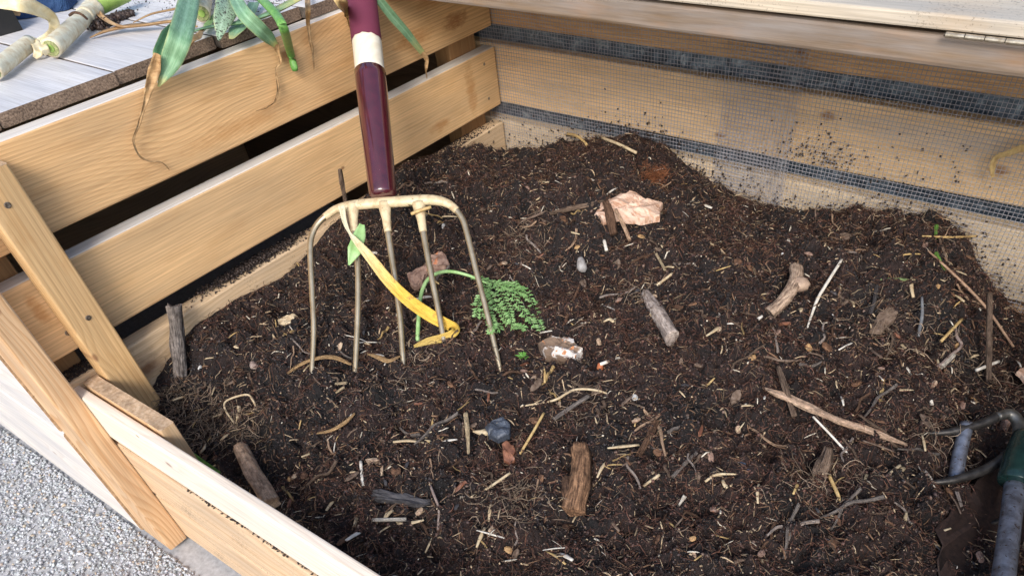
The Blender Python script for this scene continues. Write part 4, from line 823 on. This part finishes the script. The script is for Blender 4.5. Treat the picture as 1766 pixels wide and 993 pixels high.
cpart('ferrule', [soil(1768,752,.075), soil(1760,790,.075), soil(1752,826,.075), soil(1750,834,.075)], [20*q, 26*q, 27*q, 22*q], GF, 20)
cpart('handle', [soil(1752,826,.07), soil(1746,875,.075), soil(1740,920,.08), soil(1730,1000,.09), soil(1715,1100,.10)], [16*q, 15.5*q, 15.5*q, 16*q, 16*q], PB, 20)
tag(cu, 'three-clawed hand cultivator with dark tines and green collar at lower right', 'cultivator')
V, Fc = tube([soil(1668,730,.030), soil(1660,760,.022), soil(1652,800,.012), soil(1640,870,-.008)], [11.5*q, 12*q, 12*q, 12*q], 18, 6)
tag(mesh('metal_tube', V, Fc, PB, None, True, origin=soil(1655, 800)), 'scuffed pale blue tube end lying beneath the dark cultivator tines', 'tube')
bl = [(1612,912),(1645,870),(1680,835),(1720,805),(1790,790),(1830,900),(1740,1010),(1620,1000)]
MATS['blade'] = plain('earthy_rusted_steel', (.06,.034,.026), (.028,.017,.014), 120, .8, .5, .3, .5, .002)
sb_ = chip('spade_blade', 'spade blade', 'flat dark rusted blade under the cultivator handle at lower right', bl, 'blade', .002, .012, dome=.9)
sb_.data.polygons.foreach_set('use_smooth', np.ones(len(sb_.data.polygons), bool))
# ------------------------------------------------------------------ leeks and litter on the planked lid
def dk(px, py, h=.0): return on(px, py, 2, .2105+h)
def wl(px, py, h=.012): return on(px, py, 0, h)
def lobj(name, cat, label, P, W, m, side=None, fold=.35, wav=.0, cols=5):
    V, Fc = leaf(P, W, fold, 6, cols, side, 0, wav); return tag(leafattr(mesh(name, V, Fc, MATS[m], None, True, origin=P[len(P)//2]), cols), label, cat)
g = G('leek_leaf_green'); X, Y, Z = g.xyz(); n = g.noise(g.co.outputs['Object'], 30., 3, .5); n2 = g.noise(g.vec(g.M('MULTIPLY', X, 5.), g.M('MULTIPLY', Y, 400.), Z), 1., 2, .5)
col = g.mix(g.ramp(n, [(.35, (0,0,0)), (.65, (1,1,1))]), (.20,.38,.22), (.38,.56,.38)); MATS['leek'] = leafmat('leek_blade', (.26,.44,.27), (.16,.33,.18), (.50,.48,.18))
MATS['leekd'] = leafmat('leek_deep_blade', (.10,.24,.11), (.05,.15,.07)); MATS['leekb'] = plain('leek_tube_green', (.18,.38,.09), (.09,.25,.05), 30, .45, .4, 0, .2, .001, (6,6,.5))
MATS['leeks'] = leafmat('leek_speckled_blade', (.40,.54,.38), (.28,.42,.28), None, 1)
g = G('leek_shaft_skin'); n = g.noise(g.co.outputs['Object'], 70., 5, .65); n2 = g.noise(g.co.outputs['Object'], 22., 3, .6)
col = g.mix(g.ramp(n, [(.35,(0,0,0)),(.6,(1,1,1))]), (.58,.46,.28), (.76,.71,.54)); col = g.mix(g.ramp(n2, [(.58,(0,0,0)),(.68,(1,1,1))]), col, (.46,.27,.11)); MATS['shaft'] = g.out(col, .55, .4)
MATS['cut'] = plain('leek_cut_end', (.42,.44,.20), (.16,.18,.07), 300, .6, .3, 0, .4); MATS['lime'] = plain('leek_lime_green', (.34,.48,.12), (.22,.36,.07), 40, .4, .4, 0, .1)
# leek shafts
def shaft(label, A, B, wpx, green=None):
    e = empty('leek_stalk', A); c = np.array(A); r = wpx*.5*pxm((A+B)/2)
    V, Fc = tube([A, A*.7+B*.3, A*.35+B*.65, B], [r*1.02, r, r*.98, r*.96], 18, 5, 1., jit=.012); mesh('shaft', np.array(V)-c, Fc, MATS['shaft'], e, True)
    d = (A-B)/np.linalg.norm(A-B); V, Fc = tube([A-d*.002, A+d*.0015], [r*.9, r*.82], 16, 1); mesh('cut_end', np.array(V)-c, Fc, MATS['cut'], e)
    V, Fc = tube([A+d*.001, A+d*.0035], [r*.45, r*.35], 12, 1); mesh('core', np.array(V)-c, Fc, MATS['lime'], e)
    if green is not None:
        V, Fc = tube([B-(B-A)*.08, B, green], [r*1.12, r*1.05, r*1.1], 18, 5); mesh('green_top', np.array(V)-c, Fc, MATS['lime'], e, True)
        V, Fc = tube([B-(B-A)*.22, B-(B-A)*.05, B+(green-B)*.08], [r*1.05, r*1.14, r*1.2], 18, 5, jit=.04); mesh('husk_sheath', np.array(V)-c, Fc, MATS['shaft'], e, True)
    return tag(e, label, 'leek')
shaft('largest leek stalk, pale shaft turning lime green, on the planked lid', dk(88, 84, .018), dk(160, 16, .022), 27, dk(215, -12, .03))
shaft('short pale leek shaft at the far left edge of the planked lid', dk(-12, 124, .016), dk(52, 74, .018), 26)
shaft('leek stub with a ringed cut end facing out beside the broad green leaf', dk(348, 24, .02), dk(358, -40, .02), 25)
# band round the largest leek and mud clod
c1 = dk(133, 34, .019); V = []; 
V, Fc = tube([dk(120,27,.040), dk(128,22,.048), dk(140,25,.046), dk(150,33,.036)], .0022, 6, 4); tag(mesh('twine', V, Fc, MATS['bark'], None, True, origin=c1), 'dark twine loop around the largest leek stalk', 'twine')
x = rng.normal(0, 1, (260, 3)); A = dk(160, 44, .008); B = dk(228, 22, .004); tt = rng.random(260)[:, None]; P = A*(1-tt)+B*tt+x*np.array([[.007, .007, .003]])*(1.4-tt)
P[:, 2] = np.maximum(P[:, 2], .2125)
tag(blobs(P, rng.uniform(.002, .0085, 260), np.array([[.05,.03,.022]])*rng.uniform(.5, 1.5, (260, 1)), 'mud_clod', VC, 33, .8), 'elongated dark mud clod on the planked lid right of the largest leek', 'mud clod')
lobj('dry_leaf', 'dry leaf', 'long dry brown strip running across the lid behind the broad green leaf', [dk(162,14,.02), dk(180,34,.014), dk(208,48,.010), dk(250,46,.010), dk(300,40,.012), dk(340,48,.008)], [.012,.010,.010,.012,.012,.006], 'dry', (0,0,1), .6)
lobj('dry_leaf', 'dry leaf', 'wide tan dry blade lying flat on the lid planks', [dk(155,66,.003), dk(185,56,.006), dk(225,48,.008), dk(280,42,.010)], [.004,.018,.020,.010], 'dry', (0,0,1), .4)
lobj('dry_leaf', 'dry leaf', 'thin dry strip arching to the top of the lid planks', [dk(230,40,.008), dk(262,26,.012), dk(300,18,.012), dk(330,10,.014)], [.004,.010,.012,.010], 'dry', (0,0,1), .4)
lobj('leek_leaf', 'leek leaf', 'broad blue-green leek leaf hanging over the edge by the long dry strand', [dk(332,-30,.05), dk(322,20,.045), dk(310,65,.035), wl(297,100,.030), wl(287,122,.022), wl(273,150,.014)], [.030,.033,.034,.031,.022,.003], 'leek', None, .35)
lobj('leek_leaf', 'leek leaf', 'dark folded green leaf tucked left of the broad hanging one', [dk(300,38,.030), dk(288,64,.024), wl(276,96,.012), wl(270,122,.006)], [.004,.020,.022,.006], 'leekd', None, .3)
lobj('leek_leaf', 'leek leaf', 'speckled pale leek leaf with a torn tip at the lid edge', [dk(400,-30,.04), dk(392,10,.034), dk(382,40,.022), dk(377,70,.004)], [.036,.040,.028,.004], 'leeks', None, .2)
lobj('leek_leaf', 'leek leaf', 'pale green strap leaf pointing down to a dry orange strand', [dk(398,-20,.04), dk(418,20,.034), wl(445,48,.035), wl(462,64,.026), wl(475,78,.018)], [.022,.025,.026,.022,.010], 'leek', None, .35)
lobj('leek_leaf', 'leek leaf', 'dark green leaf lying lengthwise along the lid edge', [dk(322,60,.006), dk(350,52,.010), dk(385,46,.012), dk(430,40,.014), dk(480,22,.022), dk(530,-5,.03)], [.010,.014,.018,.020,.028,.026], 'leek', (0,0,1), .4)
lobj('leek_leaf', 'leek leaf', 'blunt green leaf end resting on the third lid plank', [dk(440,5,.01), dk(428,30,.008), dk(412,52,.006), dk(400,68,.004)], [.022,.026,.034,.010], 'leek', (0,0,1), .2)
lobj('leek_leaf', 'leek leaf', 'thin yellow edged leaf tip beside the leek stub', [dk(372,26,.008), dk(360,44,.006), dk(350,56,.006)], [.010,.016,.004], 'greenp', (0,0,1), .3)
lobj('dry_leaf', 'dry leaf', 'crinkled orange-tan leaf end at the foot of the broad leek leaf', [dk(350,52,.008), dk(343,66,.012), dk(330,78,.010), dk(312,88,.008)], [.006,.020,.018,.006], 'dry', (0,0,1), .5, .1)
V, Fc = tube([dk(440,-10,.03), dk(458,6,.045), dk(478,28,.040), dk(490,52,.026), wl(500,88,.022), wl(509,122,.014)], [.0075,.0078,.0078,.0076,.0074,.0066], 12, 7, .8)
tag(mesh('leek_leaf', V, Fc, MATS['leekb'], None, True, origin=wl(500, 88)), 'bright green tubular leaf bending down with a cut white end', 'leek leaf')
def strand(label, P, W, m='dry'):
    V, Fc = leaf(P, W, .8, 6, 5, None, 1.2, .12); tag(mesh('dry_strand', V, Fc, MATS[m], None, True, origin=P[0]), label, 'dry strand')
strand('longest dry strand trailing down the top side board', [wl(272,92,.03), wl(266,118,.016), wl(256,150,.010), wl(248,182,.010), wl(238,215,.010), wl(229,243,.010), wl(240,270,.010), wl(258,279,.010), wl(278,281,.010), wl(292,293,.008)], [.010,.018,.014,.006,.005,.004,.004,.004,.003,.002])
strand('dry strand curling below the pale strap leaf, over the board knot', [wl(473,72,.012), wl(479,92,.010), wl(483,108,.010), wl(475,120,.008), wl(478,150,.008), wl(474,172,.008), wl(460,185,.008), wl(442,191,.008)], [.014,.008,.005,.003,.007,.004,.003,.002])
strand('thin brown strand hanging left of the fork handle', [dk(530,-10,.01), dk(530,14,.010), wl(530,40,.010), wl(533,68,.010), wl(538,95,.008), wl(541,122,.008)], [.010,.010,.008,.008,.007,.002])
strand('frayed yellow leaf end touching the fork handle', [dk(575,-14,.03), dk(585,2,.022), wl(594,18,.016), wl(600,40,.012), wl(606,58,.010)], [.018,.020,.018,.010,.002], 'strawy')
lobj('leek_leaf', 'leek leaf', 'slender green leaf hanging right of the fork handle', [on(640,-20,0,.06), on(654,0,0,.055), on(676,28,0,.05), on(702,58,0,.045), on(729,92,0,.035)], [.014,.017,.019,.017,.012], 'leek', None, .35)
strand('withered brown tip below the slender leaf right of the handle', [on(728,90,0,.035), on(735,104,0,.032), on(733,120,0,.03), on(736,136,0,.028)], [.012,.010,.008,.002])
# pale root husks by the two leeks, curved beige leaf, black tray with bark, blue cloth
lobj('husk', 'husk', 'torn white husk flap between the two leek shafts', [dk(52,66,.02), dk(62,76,.018), dk(66,90,.012), dk(60,100,.004)], [.008,.016,.014,.006], 'ivory', None, .3)
lobj('husk', 'husk', 'white husk curl at the cut end of the largest leek', [dk(72,74,.026), dk(76,84,.022), dk(82,94,.010)], [.012,.014,.010], 'ivory', None, .3)
lobj('dry_leaf', 'dry leaf', 'thick curved beige leaf arching over the blue cloth', [dk(0,-2,.09), dk(30,4,.085), dk(60,14,.07), dk(88,30,.045), dk(94,50,.028), dk(84,64,.012), dk(66,74,.006)], [.03,.028,.022,.018,.016,.014,.012], 'ivory', None, .5)
tr = empty('black_tray', dk(10, 55)); c0 = np.array(tr.location)
A, B = dk(-60, 80), dk(40, 52); d = (B-A)/np.linalg.norm(B-A); e2 = np.array([-d[1], d[0], 0]); e2 = e2 if e2[1] > 0 else -e2; BK = plain('black_plastic', (.014,.013,.013), (.008,.008,.008), 60, .35, .5)
def bx(o_, a, b, c_, nm, m):
    V = [o_+a*i+b*j+c_*k for i in (0, 1) for j in (0, 1) for k in (0, 1)]; return mesh(nm, np.array(V)-c0, [(0,1,3,2),(4,6,7,5),(0,4,5,1),(2,3,7,6),(0,2,6,4),(1,5,7,3)], m, tr)
Lh = np.linalg.norm(B-A); up3 = np.array((0, 0, .05))
bx(A, d*Lh, e2*.004, up3, 'front_panel', BK); bx(A+e2*.13, d*Lh, e2*.004, up3, 'back_panel', BK); bx(A+d*(Lh-.004)+e2*.0045, d*.004, e2*.125, up3, 'side_panel', BK); bx(A+e2*.0045, d*(Lh-.0045), e2*.125, up3*.06, 'base', BK)
tag(tr, 'black plastic tray with scraps at the far left of the lid', 'tray')
cc_ = A+d*(Lh-.06)+e2*.05+np.array((0, 0, .035))
V, Fc = tube([cc_-d*.05, cc_, cc_+d*.045+up3*.3], [.03, .034, .02], 12, 4, .6, jit=.08); tag(mesh('vegetable_scrap', V, Fc, MATS['cream'], None, True, origin=cc_), 'tan vegetable scrap heaped in the black tray', 'vegetable scrap')
V, Fc = leaf([cc_+up3*.4+d*.01+e2*.02, cc_+d*.05+up3*.2, cc_+d*.075-e2*.03-up3*.3], [.05,.05,.006], .4); tag(mesh('dry_leaf', V, Fc, MATS['dry'], None, True, origin=cc_), 'ochre leaf folded over the corner of the black tray', 'dry leaf')
# blue cloth: soft folded bulge
ctr = dk(62, 28, .0); V = []; Fc = []; nu, nv = 36, 18
for i in range(nv+1):
    for j in range(nu):
        ph = math.pi/2*i/nv; th = 2*math.pi*j/nu; r = 1+.07*math.sin(5*th+2*ph)+.05*math.sin(9*th-3*ph)
        V.append(ctr+np.array((-.075, .035, 0))+np.array((math.cos(th)*math.cos(ph)*.10*r, math.sin(th)*math.cos(ph)*.085*r, math.sin(ph)*.085*(1+.06*math.sin(7*th))+.001)))
for i in range(nv):
    for j in range(nu): Fc.append((i*nu+j, i*nu+(j+1) % nu, (i+1)*nu+(j+1) % nu, (i+1)*nu+j))
g = G('navy_cloth'); nn = g.noise(g.co.outputs['Object'], 18., 4, .6, 1.); g.bump(nn, .8, .02)
tag(mesh('cloth', V, Fc, g.out(g.ramp(nn, [(.3,(.012,.03,.09)),(.7,(.04,.09,.2))]), .75, .2), None, True, origin=ctr), 'bundled navy blue cloth behind the curved beige leaf', 'cloth')
print('objects', len(bpy.data.objects))
